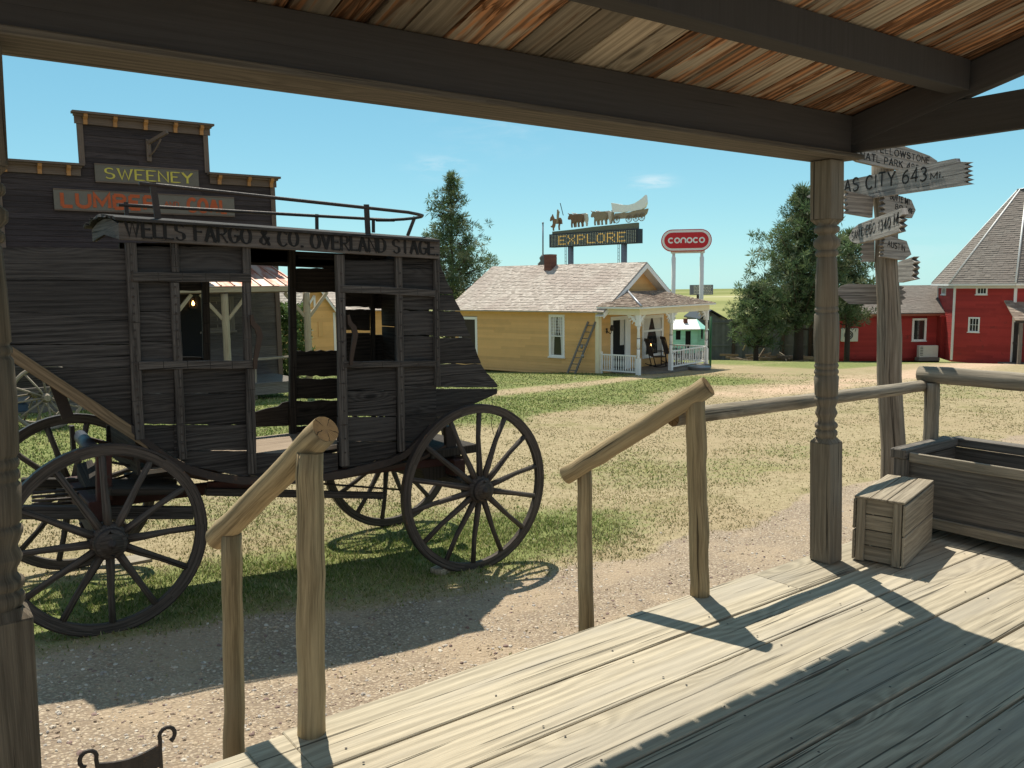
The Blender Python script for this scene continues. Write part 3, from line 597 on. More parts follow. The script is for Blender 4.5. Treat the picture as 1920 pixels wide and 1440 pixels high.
# ------------------------------------------------------------------ log rails
def log(mb, a, b, r0, r1=None, n=16, wob=.003, rn=None):
    a, b = V(a), V(b); r1 = r1 or r0; k = 13; pts = []; rs = []
    for i in range(k):
        t = i/(k-1); pts.append(a.lerp(b, t)+(V((random.uniform(-wob, wob), random.uniform(-wob, wob), random.uniform(-wob, wob)*.5)) if 0 < i < k-1 else V())); rs.append(lerp(r0, r1, t)*random.uniform(.975, 1.025)*(1.07 if random.random() < .12 else 1))
    mb.tube(pts, rs, n, True, rn)
def log_end(a, b, r, par):
    a, b = V(a), V(b); d = (b-a).normalized(); s = d.cross(V((0, 0, 1))).normalized(); u = s.cross(d); mb = MB(); q = [(r*math.cos(i*.393)*random.uniform(.96, 1.0), r*math.sin(i*.393)*random.uniform(.96, 1.0)) for i in range(16)]
    mb.poly([b+d*.003+s*x+u*y for x, y in q], None, .5, False, q); mb.build('cut_end', 'log_end', par)
def handrail(label, ua, ub, la, lb, ra, rb, m):
    t = thing('log_handrail', label, 'handrail', V(ua), 'log handrails of the porch steps')
    for a, b, r in ((ua, ub, .048), (la, lb, .041)):
        mb = MB(); log(mb, a, b, r, r*.95); mb.build('post', m, t)
    mb = MB(); log(mb, ra, rb, .046, .050); ro = mb.build('rail', m, t); log_end(ra, rb, .0485, ro)
handrail('yellowish log handrail of the porch steps in front of the stagecoach body', (1.078, 2.66, -.02), (1.118, 2.665, .99), (.955, 3.2, -.8), (1.008, 3.2, .60), (.985, 3.30, .565), (1.148, 2.60, 1.075), 'log_wood')
handrail('brown log handrail of the porch steps, its top meeting the long grey rail', (3.145, 2.70, -.02), (3.087, 2.695, 1.0), (2.845, 3.2, -.9), (2.825, 3.2, .60), (2.755, 3.27, .56), (3.112, 2.64, 1.055), 'log_wood')
t = thing('log_rail', 'long grey log rail running from the step handrail past the turned post', 'railing', (4.2, 2.8, 0))
mb = MB(); log(mb, at_y(1262, 784, 2.80), at_y(1740, 722, 2.80), .043, .036, wob=.006); ro = mb.build('rail', 'log_grey', t); log_end(at_y(1740, 722, 2.80), at_y(1262, 784, 2.80), .042, ro)
t = thing('log_rail', 'thick grey log rail on a short post behind the wooden trough', 'railing', (5.45, 2.75, 0))
mb = MB(); log(mb, (5.47, 2.75, 0), (5.44, 2.75, .875), .046); mb.build('post', 'log_grey', t)
mb = MB(); log(mb, (5.45, 2.84, .925), (5.45, .6, .93), .052, .056, wob=.004); mb.build('rail', 'log_grey', t)

# ------------------------------------------------------------------ trough and crate
t = thing('wooden_trough', 'long grey plank trough standing on the porch deck under the log rail', 'trough', (5.3, 2.0, 0))
x0, x1, y0, y1 = 4.96, 5.66, .9, 2.74
mb = MB(); mb.box((x0+.02, y0, .05), (x0+.05, y1-.05, .44), (0, 1, 0), .42); mb.build('front_panel', 'trough_wood', t, .003)
mb = MB(); mb.box((x1-.05, y0, .05), (x1-.02, y1-.05, .44), (0, 1, 0)); mb.build('back_panel', 'trough_wood', t, .003)
mb = MB(); mb.box((x0+.052, y1-.082, .05), (x1-.052, y1-.055, .44), (1, 0, 0)); mb.build('end_panel', 'trough_wood', t)
mb = MB(); mb.box((x0+.052, y0, .06), (x1-.052, y1-.085, .09), (0, 1, 0)); mb.build('bottom_board', 'trough_wood', t)
mb = MB(); mb.box((x0, y0, .435), (x0+.018, y1-.11, .495), (0, 1, 0)); mb.build('rim_board', 'log_grey', t, .004)
mb = MB(); mb.box((x1-.07, y0, .45), (x1+.03, y1-.05, .505), (0, 1, 0)); mb.build('rim_board', 'trough_wood', t, .004)
mb = MB(); mb.box((x0-.03, y1-.105, .452), (x1-.072, y1-.005, .512), (1, 0, 0)); mb.build('rim_board', 'trough_wood', t, .006)
mb = MB(); mb.box((x0-.012, y1-.108, 0), (x0+.019, y1-.02, .451), (0, 0, 1)); mb.build('corner_post', 'trough_wood', t, .004)
mb = MB(); mb.box((x0-.004, y0, .055), (x0+.0185, y1-.112, .12), (0, 1, 0)); mb.build('base_board', 'log_grey', t, .004)
t = thing('wooden_crate', 'small pale slatted wooden crate standing in front of the trough', 'crate', (4.5, 2.4, 0))
O = V((4.272, 2.285, .004)); A = V((-.055, .235, 0)); B = V((.60, .155, 0)); Z = V((0, 0, 1)); H = .35
an, bn = A.normalized(), B.normalized()
mb = MB()
for k in range(4): mb.obox(O+Z*(.004+k*H/4)+bn*.02, A, bn*.014, Z*(H/4-.006), an)
mb.build('slatted_end', 'crate_wood', t, .002)
for u in (.0, .19):
    mb = MB(); mb.obox(O+an*(.004+u), an*.045, bn*.019, Z*H, Z); mb.build('end_batten', 'crate_wood', t, .002)
mb = MB()
for k in range(2):
    mb.obox(O-an*.016+Z*(k*H/2+.003)-bn*.004*k, B, an*.014, Z*(H/2-.007), bn); mb.obox(O+A+Z*(k*H/2+.003)+an*.002, B, an*.014, Z*(H/2-.008), bn)
mb.build('side_board', 'crate_wood', t, .003)
mb = MB()
for k, (u0, u1) in enumerate(((-.012, .075), (.08, .165), (.17, .25))): mb.obox(O+an*u0+Z*(H+.002)-bn*.012, an*(u1-u0), B*1.03, Z*.014, bn)
mb.build('lid', 'crate_wood', t, .003)
mb = MB(); mb.obox(O+B-bn*.02, A, bn*.014, Z*H, an); mb.build('back_end', 'crate_wood', t)

# ------------------------------------------------------------------ boot scraper
t = thing('boot_scraper', 'black iron boot scraper with curled horns on the porch edge', 'boot scraper', (.45, 2.5, 0))
a, b = at_y(183, 1432, 2.5), at_y(300, 1396, 2.5)
mb = MB(); pts = [a.lerp(b, i/8)-V((0, 0, .016*math.sin(math.pi*i/8))) for i in range(9)]
for i in range(8): mb.obox(pts[i], pts[i+1]-pts[i], V((0, .008, 0)), V((0, 0, -.075+.01*abs(i-3.5)/4)))
mb.build('blade', 'iron', t)
for q, sg in ((a, -1), (b, 1)):
    mb = MB(); mb.tube([V((q.x, 2.504, .0)), V((q.x, 2.504, q.z-.02)), V((q.x+.002*sg, 2.504, q.z+.012))]+[V((q.x+sg*(.022-.022*math.cos(u)), 2.504, q.z+.02+.024*math.sin(u))) for u in [math.radians(x) for x in range(10, 270, 26)]], [.006, .006, .006]+[.0062]*9+[.008], 8); mb.build('curled_horn', 'iron', t)

# ------------------------------------------------------------------ signpost
sb = at_d(1674, 840, 7.0); stp = at_d(1655, 276, 6.95)
t = thing('signpost', 'tall leaning log signpost carrying grey hand lettered distance boards', 'signpost', (sb.x, sb.y, gz(sb.x, sb.y)))
b0 = sb+(sb-stp)*((sb.z-t.location.z+.1)/(stp.z-sb.z))
mb = MB(); log(mb, b0, stp, .105, .082, 18, .01); mb.build('post', 'signpost_wood', t)
def sign(px, yaw, off, rows=(), bx=.035, m='sign_wood', jag=None):
    """px outline of a board; off = metres in front of the post axis"""
    n = V((math.cos(math.radians(yaw)), -math.sin(math.radians(yaw)), 0))
    if n.dot(ray(*px[0])) > 0: n = -n
    cz = at_d(1660, sum(p[1] for p in px)/len(px), 6.97); p0 = cz+n*off
    pts = [at_pl(*p, p0, n) for p in px]; U = V((math.sin(math.radians(yaw)), math.cos(math.radians(yaw)), 0))
    if U.dot(RT) < 0: U = -U
    mb = MB(); mb.prism(pts, -n*bx, U); bo = mb.build('sign_board', m, t)
    for s, (ax, ay), (cx_, cy_), hpx, st in rows:
        a = at_pl(ax, ay, p0, n); c = at_pl(cx_, cy_, p0, n); top = at_pl(ax, ay-hpx, p0, n); uu = (c-a)
        k = MB(); text(k, s, a, uu, V((0, 0, 1)), n, uu.length, (top-a).length, st, 1.5, .002, wob=.25); k.build('lettering', 'letter_black', bo)
def teeth(x0, y0, x1, y1, n, dp):
    L = []
    for i in range(n):
        ta, tb = i/n, (i+.5)/n; L += [(lerp(x0, x1, ta)+random.uniform(-2, 2), lerp(y0, y1, ta)), (lerp(x0, x1, tb)-dp*random.uniform(.7, 1.2), lerp(y0, y1, tb))]
    return L+[(x1, y1)]
sign([(1612, 303), (1602, 297)]+[(1610, 293), (1598, 286), (1612, 283), (1604, 272), (1627, 264), (1690, 272), (1743, 292), (1758, 302), (1752, 312), (1723, 322), (1668, 316)], 85, .12, [('YELLOWSTONE', (1640, 283), (1742, 307), 12, .8), ('NATL PARK 483', (1613, 297), (1722, 322), 13, .8)])
sign([(1512, 369), (1545, 346), (1580, 339), (1791, 297), (1793, 303)]+teeth(1818, 304, 1819, 345, 5, 13)+[(1778, 351), (1686, 364), (1545, 384)], 27, .24, [('KANSAS CITY', (1528, 371), (1678, 346), 22, .75), ('643', (1692, 345), (1737, 337), 24, .75), ('M', (1745, 337), (1757, 335), 12, .9), ('i.', (1761, 334), (1769, 333), 13, .9)])
sign([(1638, 369), (1636, 408)]+teeth(1584, 399, 1585, 357, 4, -7), 100, .10)
sign([(1709, 375), (1717, 394), (1710, 409), (1654, 398)]+teeth(1654, 398, 1654, 356, 4, -7), 85, .13, [('BUTTE MT', (1669, 373), (1706, 385), 11, .7), ('89 MI', (1678, 392), (1709, 401), 10, .7)])
sign([(1591, 445), (1600, 428), (1610, 420), (1690, 390), (1692, 402)]+[(1684, 408), (1691, 412), (1684, 418), (1691, 423), (1685, 428), (1688, 434), (1640, 449), (1608, 457), (1596, 453)], 49, .27, [('SAN DIEGO 1340 M', (1597, 450), (1684, 420), 15, .62)])
sign([(1640, 450), (1640, 491)]+teeth(1611, 491, 1612, 453, 4, -6), 150, .05)
sign([(1700, 452), (1709, 477), (1695, 488), (1655, 481)]+teeth(1655, 481, 1657, 439, 6, -3), 85, .13, [('AUSTIN', (1664, 462), (1696, 471), 11, .55)])
sign([(1684, 491)]+teeth(1714, 481, 1715, 523, 4, 6)+[(1684, 530)], 49, .12)
sign([(1565, 546), (1578, 536), (1592, 532), (1683, 535)]+[(1696, 538), (1691, 543), (1700, 548), (1692, 553), (1699, 559), (1690, 564), (1693, 571), (1684, 572), (1592, 570), (1577, 558)], 145, -.11)
# ------------------------------------------------------------------ stagecoach
YB, YFAR, YW, YW2 = 6.35, 7.22, 6.13, 7.65
coach = thing('stagecoach', 'dark gappy plank stagecoach with WELLS FARGO & CO. OVERLAND STAGE lettered along its roof board', 'stagecoach', (2.5, 6.8, -.9))
def S(px, py, y=YB): return at_y(px, py, y)
Y1 = V((0, 1, 0))
def jag(pts, amp=3):
    out = []
    for i in range(len(pts)-1):
        (ax, ay), (bx, by) = pts[i], pts[i+1]; L = math.hypot(bx-ax, by-ay); n = max(2, int(L/6))
        for k in range(n): out.append((lerp(ax, bx, k/n)+random.uniform(-amp, amp), lerp(ay, by, k/n)+random.uniform(-1, 1)))
    return out+[pts[-1]]
outline = [(-60, 460), (243, 467), (244, 452), (812, 484), (824, 486)]+jag([(826, 500), (862, 580), (905, 690), (933, 722)], 1.3)[1:]+[(932, 738), (865, 768), (835, 778), (802, 800), (755, 848), (695, 867), (600, 888), (452, 893), (355, 873), (274, 823), (250, 812), (20, 665), (-60, 615)]
def planks(name, x0, x1, rows, m='coach_wood', y=YB, th=.024, shape=outline, rag=0, sub=None, tilt=.7):
    for ya, yb in rows:
        a0, a1, b0, b1 = [random.uniform(-tilt, tilt) for _ in range(4)]
        q = [(x0, ya+a0), (x1, ya+a1), (x1, yb+b1), (x0, yb+b0)]
        poly = shape
        if poly:
            for i in range(4): poly = clip(poly, q[i], q[(i+1) % 4])
        else: poly = q
        if len(poly) < 3: continue
        if rag:
            poly2 = []
            for i in range(len(poly)):
                p, r = poly[i], poly[(i+1) % len(poly)]; poly2.append(p); L = abs(r[0]-p[0])
                if L > 20 and abs(r[1]-p[1]) < L*.3:
                    n = int(L/9); poly2 += [(lerp(p[0], r[0], k/n), lerp(p[1], r[1], k/n)+random.uniform(-rag, rag)*(random.random() < .6)) for k in range(1, n)]
            poly = poly2
        mb = MB(); mb.prism([S(*p, y) for p in poly], Y1*th*random.uniform(.9, 1.1), (1, 0, 0)); mb.build(name, m, coach)
def gaps(L, g=1.6): return [(a+g*random.uniform(.3, 1), b-g*random.uniform(.3, 1)) for a, b in zip(L, L[1:])]
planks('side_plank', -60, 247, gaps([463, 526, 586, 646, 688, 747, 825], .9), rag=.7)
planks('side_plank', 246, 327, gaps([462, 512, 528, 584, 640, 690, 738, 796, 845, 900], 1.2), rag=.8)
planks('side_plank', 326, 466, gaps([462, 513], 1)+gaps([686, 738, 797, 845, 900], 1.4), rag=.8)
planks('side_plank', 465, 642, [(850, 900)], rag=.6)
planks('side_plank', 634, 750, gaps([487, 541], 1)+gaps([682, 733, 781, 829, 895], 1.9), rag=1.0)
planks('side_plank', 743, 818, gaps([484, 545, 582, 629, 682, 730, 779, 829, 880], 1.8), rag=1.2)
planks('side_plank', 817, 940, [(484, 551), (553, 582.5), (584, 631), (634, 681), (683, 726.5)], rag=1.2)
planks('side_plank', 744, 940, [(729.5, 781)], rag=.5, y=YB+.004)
# battens and rails standing proud of the planks
def bat(name, a, b, wpx, y=YB, t=.034, m='batten_wood', dy=0.0):
    pa, pb = S(*a, y), S(*b, y); dx = V((wpx/214, 0, 0)); p = V((0, -t-dy, 0)); mb = MB()
    k = 5; L = [pa.lerp(pb, i/k) for i in range(k+1)]; hor = abs(pb.x-pa.x) > abs(pb.z-pa.z); sd = V((0, 0, wpx/214)) if hor else dx; rn = random.random()
    off = [V((random.uniform(-.003, .003), 0, random.uniform(-.003, .003))) for _ in L]
    for i in range(k): mb.hexa([L[i+e]+off[i+e]+sd*(sx*.5)+(p if sy else -Y1*dy) for e in (0, 1) for sx, sy in ((-1, 0), (1, 0), (1, 1), (-1, 1))], (1, 0, 0) if hor else (0, 0, 1), rn)
    return mb.build(name, m, coach, .003)
for a, b, wd in (((244, 455), (260, 824), 15), ((325, 456), (327, 511), 11), ((326, 529), (332, 679), 13), ((333, 692), (341, 860), 12), ((460, 462), (463, 679), 13), ((467, 690), (471, 887), 14), ((634, 478), (644, 873), 16), ((745, 482), (751, 846), 13), ((815, 487), (818, 724), 11)): bat('upright_batten', a, b, wd)
for a, b, wd in (((246, 519), (468, 521), 14), ((258, 686), (473, 682), 13), ((635, 541), (812, 550), 13), ((641, 683), (812, 681), 11)): bat('cross_rail', a, b, wd, dy=.006)
mb = MB()
for a, b, n in (((244, 470), (259, 815), 22), ((325, 530), (332, 676), 9), ((334, 700), (341, 856), 9), ((816, 500), (818, 715), 12), ((746, 500), (751, 840), 14), ((636, 500), (644, 860), 14)):
    for i in range(n):
        p = S(lerp(a[0], b[0], (i+.5)/n), lerp(a[1], b[1], (i+.5)/n)); mb.tube([p+V((0, -.03, 0)), p+V((0, -.041, 0))], .008, 7)
mb.build('bolt_head', 'iron', coach)
for px in (466, 647):
    mb = MB(); mb.ribbon([(x/214, -y/214) for x, y in ((0, 0), (2, 14), (9, 22), (12, 34), (8, 52), (3, 74), (2, 88))], [.02, .035, .045, .045, .04, .03, .025], S(px, 590)+V((0, -.05, 0)), V((1, 0, 0)), V((0, 0, 1)), V((0, -1, 0)), .018); mb.build('door_strap', 'leather', coach)
# window frames inside, far side of the body seen through the openings
def far(name, rows, x0, x1, m='coach_dark', rag=1.0): planks(name, x0, x1, rows, m, YFAR, .022, None, rag)
far('far_plank', [(455, 492), ], 225, 470); far('far_plank', [(462, 491)], 470, 548)
far('far_plank', [(478, 498), (503, 548)], 546, 640); far('far_plank', [(658, 705), (709.5, 748), (752, 797), (800, 832)], 546, 640, rag=1.8)
far('far_plank', [(484, 538), (544, 576), (580, 619), (624, 679), (682, 728), (731, 780), (783, 830)], 636, 694)
far('far_plank', [(486, 540), (544, 579), (628, 680), (683, 730), (733, 780), (784, 830)], 694, 745)
far('far_plank', [(486, 540), (543, 582), (584, 630), (632, 681), (684, 731), (733, 780), (784, 830)], 744, 800)
far('far_plank', [(492, 543)], 200, 338); far('far_plank', [(669, 735), (738, 795), (798, 850)], 200, 392); far('far_plank', [(543, 604), (607, 668)], 200, 336)
far('far_plank', [(690, 740), (743, 797), (800, 845)], 391, 476)
mb = MB(); mb.prism([S(x, y, YFAR) for x, y in ((474, 774), (500, 766), (522, 762), (530, 755), (548, 751), (548, 798), (474, 801))], Y1*.022, (1, 0, 0)); mb.build('torn_plank', 'coach_dark', coach)
far('far_header', [(528, 545)], 333, 392)
bat('far_post', (384, 492), (386, 680), 13, YFAR, .03, 'coach_dark'); bat('far_post', (545, 462), (547, 836), 13, YFAR, .05, 'coach_dark'); bat('far_post', (697, 486), (699, 800), 9, YFAR, .03, 'coach_dark'); bat('far_post', (742, 486), (744, 800), 9, YFAR, .03, 'coach_dark')
# floor, seats, ends
zf = S(550, 847).z; xa, xb = S(252, 700).x, S(812, 700).x
for k in range(4):
    mb = MB(); yy = YB+.03+k*.215; mb.box((xa, yy, zf-.03-.002*k), (xb, yy+.207, zf-.002*k), (1, 0, 0)); mb.build('floor_board', 'floor_wood', coach)
for nm, px, rows in (('front_wall', 250, 5), ('rear_wall', 808, 5)):
    xw = S(px, 700).x; z0, z1 = zf-.03, S(px, 480).z
    for k in range(rows):
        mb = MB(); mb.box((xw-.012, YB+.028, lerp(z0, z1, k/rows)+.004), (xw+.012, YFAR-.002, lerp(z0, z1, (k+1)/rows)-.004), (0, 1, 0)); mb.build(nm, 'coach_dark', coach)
xs0 = S(20, 700).x
mb = MB(); xw = S(-58, 600).x
for k in range(3):
    mb = MB(); mb.box((xw, YB+.026, 1.25+.19*k), (xw+.022, YFAR-.002, 1.43+.19*k), (0, 1, 0)); mb.build('dash_board', 'coach_dark', coach)
mb = MB(); mb.box((xw+.25, YB+.03, 1.52), (xw+.62, YFAR-.004, 1.55), (0, 1, 0)); mb.build('driver_seat', 'coach_wood', coach)
# driver's box: far side, footboard and brace
planks('far_side_plank', -60, 225, gaps([472, 530, 590, 650], 1), 'coach_dark', YFAR, .024, None)
mb = MB(); a, b = S(-60, 595), S(250, 800); mb.obox(a+V((0, -.03, 0)), b-a, V((0, .055, 0)), V((.10, 0, -.19)), (b-a).normalized()); mb.build('footboard_brace', 'brace_wood', coach, .004)
mb = MB(); mb.obox(a+V((0, .05, -.02)), b-a, V((0, .75, 0)), V((.012, 0, -.03)), (0, 1, 0)); mb.build('footboard', 'coach_dark', coach)
mb = MB(); a, b = S(90, 715, 6.6), S(117, 787, 6.6); mb.obox(a, b-a, V((.075, 0, .02)), V((0, .02, 0))); mb.build('iron_bracket', 'iron', coach)
# roof
a, b = S(222, 417, 6.29), S(825, 453, 6.29); a2, b2 = S(224, 449, 6.29), S(825, 486, 6.29)
mb = MB(); mb.prism([a, b, b2, a2], Y1*.028, (b-a).normalized(), .83); lb = mb.build('letter_board', 'letter_board', coach, .004)
mb = MB(); O = S(236, 443, 6.29)+V((0, -.001, 0)); E_ = S(820, 479, 6.29); U = (E_-O)
text(mb, 'WELLS FARGO & CO. OVERLAND STAGE.', O, U, V((0, 0, 1)), V((0, -1, 0)), U.length, .112, (1.3, .55), 1.35, .003, ball=.48, wob=.22); mb.build('lettering', 'letter_black', lb)
yf = 7.22; n = 9
def roofz(t): return .05*math.sin(math.pi*t)
mb = MB(); ra, rb = S(212, 404, 6.26), S(827, 448, 6.26)
for k in range(n):
    t0, t1 = k/n, (k+1)/n; y0, y1 = lerp(6.26, yf+.04, t0), lerp(6.26, yf+.04, t1)-.005
    c = []
    for dz in (0, .022):
        for (p, tt, yy) in ((ra, t0, y0), (rb, t0, y0), (rb, t1, y1), (ra, t1, y1)): c.append((p.x+random.uniform(-.02, .02), yy, p.z-.03+roofz(tt)+dz))
    mb.hexa(c, (1, 0, 0))
mb.build('roof_plank', 'coach_wood', coach, .002)
mb = MB(); xf = a.x+.002; mb.prism([(xf, 6.32, a2.z), (xf, 6.32, a.z-.005)]+[(xf, lerp(6.32, yf, t), ra.z-.035+roofz(t)) for t in (.25, .5, .75, 1)]+[(xf, yf, ra.z-.13), (xf, 6.8, ra.z-.10)], V((.03, 0, 0)), (0, 1, 0)); mb.build('roof_end_board', 'letter_board', coach, .003)
mb = MB(); xr = b.x-.032; mb.prism([(xr, 6.32, b2.z), (xr, 6.32, b.z-.005), (xr, yf, b.z-.01), (xr, yf, b2.z)], V((.03, 0, 0)), (0, 1, 0)); mb.build('roof_end_board', 'coach_wood', coach)
mb = MB(); mb.prism([S(224, 455, yf), S(825, 484, yf), S(825, 512, yf), S(224, 486, yf)], Y1*.025, (1, 0, 0)); mb.build('far_roof_board', 'coach_dark', coach)
# luggage rail: hoop round the roof
na, nb_, fa, fb = S(275, 345, 6.36), S(765, 398, 6.36), S(222, 384, 7.18), S(740, 413, 7.18)
zt = lambda x: lerp(na.z, nb_.z, (x-na.x)/(nb_.x-na.x))-.0
mb = MB(); pts = [V((lerp(na.x-.05, nb_.x, i/8), 6.36, zt(lerp(na.x-.05, nb_.x, i/8)))) for i in range(9)]
ex = nb_.x; pts += [V((ex+.30*math.sin(u), lerp(6.36, 7.18, (1-math.cos(u))/2), zt(ex)-.01)) for u in [math.pi*i/8 for i in range(1, 8)]]
pts += [V((lerp(fb.x, fa.x, i/8), 7.18, lerp(fb.z, fa.z, i/8))) for i in range(9)]
mb.tube(pts, .014, 8); mb.build('luggage_rail', 'iron', coach)
for (x1, y1), (x2, y2), yy in (((286, 345), (296, 402), 6.36), ((687, 386), (690, 436), 6.36), ((236, 382), (238, 402), 7.18), ((594, 404), (594, 424), 7.18), ((700, 411), (700, 430), 7.18), ((778, 409), (764, 436), 6.9)):
    mb = MB(); p, q = S(x1, y1, yy), S(x2, y2, yy); mb.board(p+V((0, 0, .012)), q-V((0, 0, .03)), .045 if yy < 6.5 else .03, .012, (1, 0, 0)); mb.build('rail_stanchion', 'iron', coach)
# iron rocker strap under the body
for yy, m in ((YB-.012, 'iron'), (YFAR+.01, 'iron')):
    mb = MB(); cur = [S(x, y) for x, y in ((244, 794), (262, 812), (280, 826), (314, 851), (356, 873), (402, 886), (452, 893), (526, 893), (600, 888), (650, 879), (697, 867), (728, 859), (756, 846), (782, 822), (806, 796))]
    for i in range(len(cur)-1):
        p, q = cur[i], cur[i+1]; p = V((p.x, yy, p.z)); q = V((q.x, yy, q.z)); mb.obox(p+V((0, -.02, 0)), q-p, V((0, .045, 0)), V((0, 0, -.06)), (q-p).normalized(), .4)
    mb.build('rocker_strap', m, coach)
# ---- running gear
hr, hf = V((4.124, YW, -.264)), V((1.094, YW, -.15)); Rr, Rf = .757, .662
zr, zfr = hr.z, hf.z
def beam(name, a, b, wd, t, m, side=(0, 0, 1), bv=.006):
    mb = MB(); mb.board(a, b, wd, t, side); return mb.build(name, m, coach, bv)
for hub, nm in ((hr, 'rear'), (hf, 'front')):
    beam('axle', (hub.x, YW+.1, hub.z), (hub.x, YW2-.1, hub.z), .09, .09, 'wheel_wood')
    beam('bolster', (hub.x, YW+.26, hub.z+.14), (hub.x, YW2-.26, hub.z+.14), .15, .12, 'rust_red')
beam('perch_pole', (1.05, 6.89, zfr+.10), (4.3, 6.89, zr+.12), .09, .08, 'rust_red')
for yy in (6.55, 7.22): beam('side_perch', (1.9, yy if yy < 6.8 else 7.2, .015), (4.05, yy, -.08), .075, .05, 'rust_red')
beam('brake_beam', S(385, 922, 6.5), S(716, 929, 6.5), .058, .05, 'batten_wood'); mb = MB(); p = S(705, 929, 6.5); mb.tube([p+V((0, -.03, .025)), p+V((.07, -.03, .028)), p+V((.088, -.03, .0)), p+V((.07, -.03, -.025)), p+V((0, -.03, -.03))], .007, 8); mb.build('brake_hook', 'iron', coach)
mb = MB(); mb.tube([S(590, 906, 6.7), S(760, 919, 6.7)], .009, 8); mb.build('brake_rod', 'iron', coach)
beam('hound', S(40, 960, 6.45), S(362, 961, 6.45), .09, .07, 'batten_wood'); beam('hound', S(40, 905, 7.2), S(330, 905, 7.2), .07, .07, 'coach_dark')
beam('fifth_wheel_plate', S(196, 914, 6.5), S(330, 912, 6.5), .05, .4, 'coach_dark'); beam('fifth_wheel_plate', S(240, 896, 6.9), S(318, 888, 6.9), .03, .3, 'iron')
beam('standard', S(194, 848, 6.42), S(195, 938, 6.42), .10, .06, 'rust_red', (1, 0, 0)); beam('standard', S(194, 848, 7.3), S(195, 930, 7.3), .10, .06, 'rust_red', (1, 0, 0))
beam('standard', S(265, 852, 7.25), S(283, 915, 7.25), .08, .06, 'rust_red', (1, 0, 0))
mb = MB(); mb.tube([S(175, 845, 6.45), S(150, 818, 7.32)], .05, 16); mb.build('cross_roller', 'pipe', coach)
mb = MB(); p = S(140, 812, 7.3); mb.box(p+V((-.03, -.02, -.16)), p+V((.0, .05, .06))); mb.build('roller_bracket', 'iron', coach)
mb = MB(); p, q = S(143, 872, 7.2), S(176, 945, 6.5); mb.obox(p, q-p, V((.11, 0, .03)), V((0, 0, -.10))); mb.build('spring_pack', 'coach_dark', coach)
for k in range(4):
    mb = MB(); p, q = S(60, 925+7*k, 6.5+.2*k), S(180, 914+9*k, 6.6+.2*k); mb.tube([p, q], .011, 7); mb.build('draft_iron', 'iron', coach)
for (pa, pb, ya, yb_) in (((205, 866), (390, 900), 6.6, 6.6), ((210, 900), (275, 882), 6.7, 7.2), ((150, 980), (165, 1010), 6.6, 6.6), ((60, 962), (160, 1000), 7.2, 6.8)):
    mb = MB(); mb.tube([S(*pa, ya), S(*pb, yb_)], .010, 7); mb.build('brace_rod', 'iron', coach)
# thoroughbrace straps slung front to rear under the body
for yy in (6.47, 7.1):
    mb = MB(); L = [S(x, y, YB) for x, y in ((200, 846), (300, 872), (390, 897), (470, 905), (560, 906), (650, 897), (720, 884), (790, 868), (850, 838))]
    for i in range(8): p, q = L[i], L[i+1]; mb.obox(V((p.x, yy, p.z)), V((q.x-p.x, 0, q.z-p.z)), V((0, .07, 0)), V((0, 0, -.03)), None, .5)
    mb.build('leather_brace', 'leather', coach)
# rear springs, luggage shelf irons
mb = MB(); mb.box((3.86, 6.45, -.02), (4.36, 7.3, .06), (0, 1, 0)); mb.build('rear_platform', 'coach_dark', coach, .006)
mb = MB(); mb.prism([S(x, y, 6.55) for x, y in ((784, 868), (800, 842), (832, 836), (868, 856), (866, 884), (800, 905))], Y1*.6, (0, 1, 0)); mb.build('rear_spring_block', 'coach_dark', coach)
beam('rear_standard', S(842, 798, 6.5), S(845, 850, 6.5), .11, .05, 'iron', (1, 0, 0)); beam('rear_standard', S(842, 798, 7.2), S(845, 850, 7.2), .11, .05, 'iron', (1, 0, 0))
mb = MB(); mb.tube([S(852, 855, 6.45)+V((.012*math.sin(i*2.2), 0, -.012*i)) for i in range(9)], .006, 6); mb.build('chain', 'iron', coach)
mb = MB(); mb.tube([S(922, 742), S(924, 770), S(921, 795), S(926, 815)], .003, 5); mb.build('loose_wire', 'iron', coach)
beam('tail_board', (S(862, 770).x, YB+.03, S(862, 770).z+.02), (S(862, 770).x, YFAR, S(862, 770).z+.02), .02, .25, 'coach_dark', (0, 0, 1))
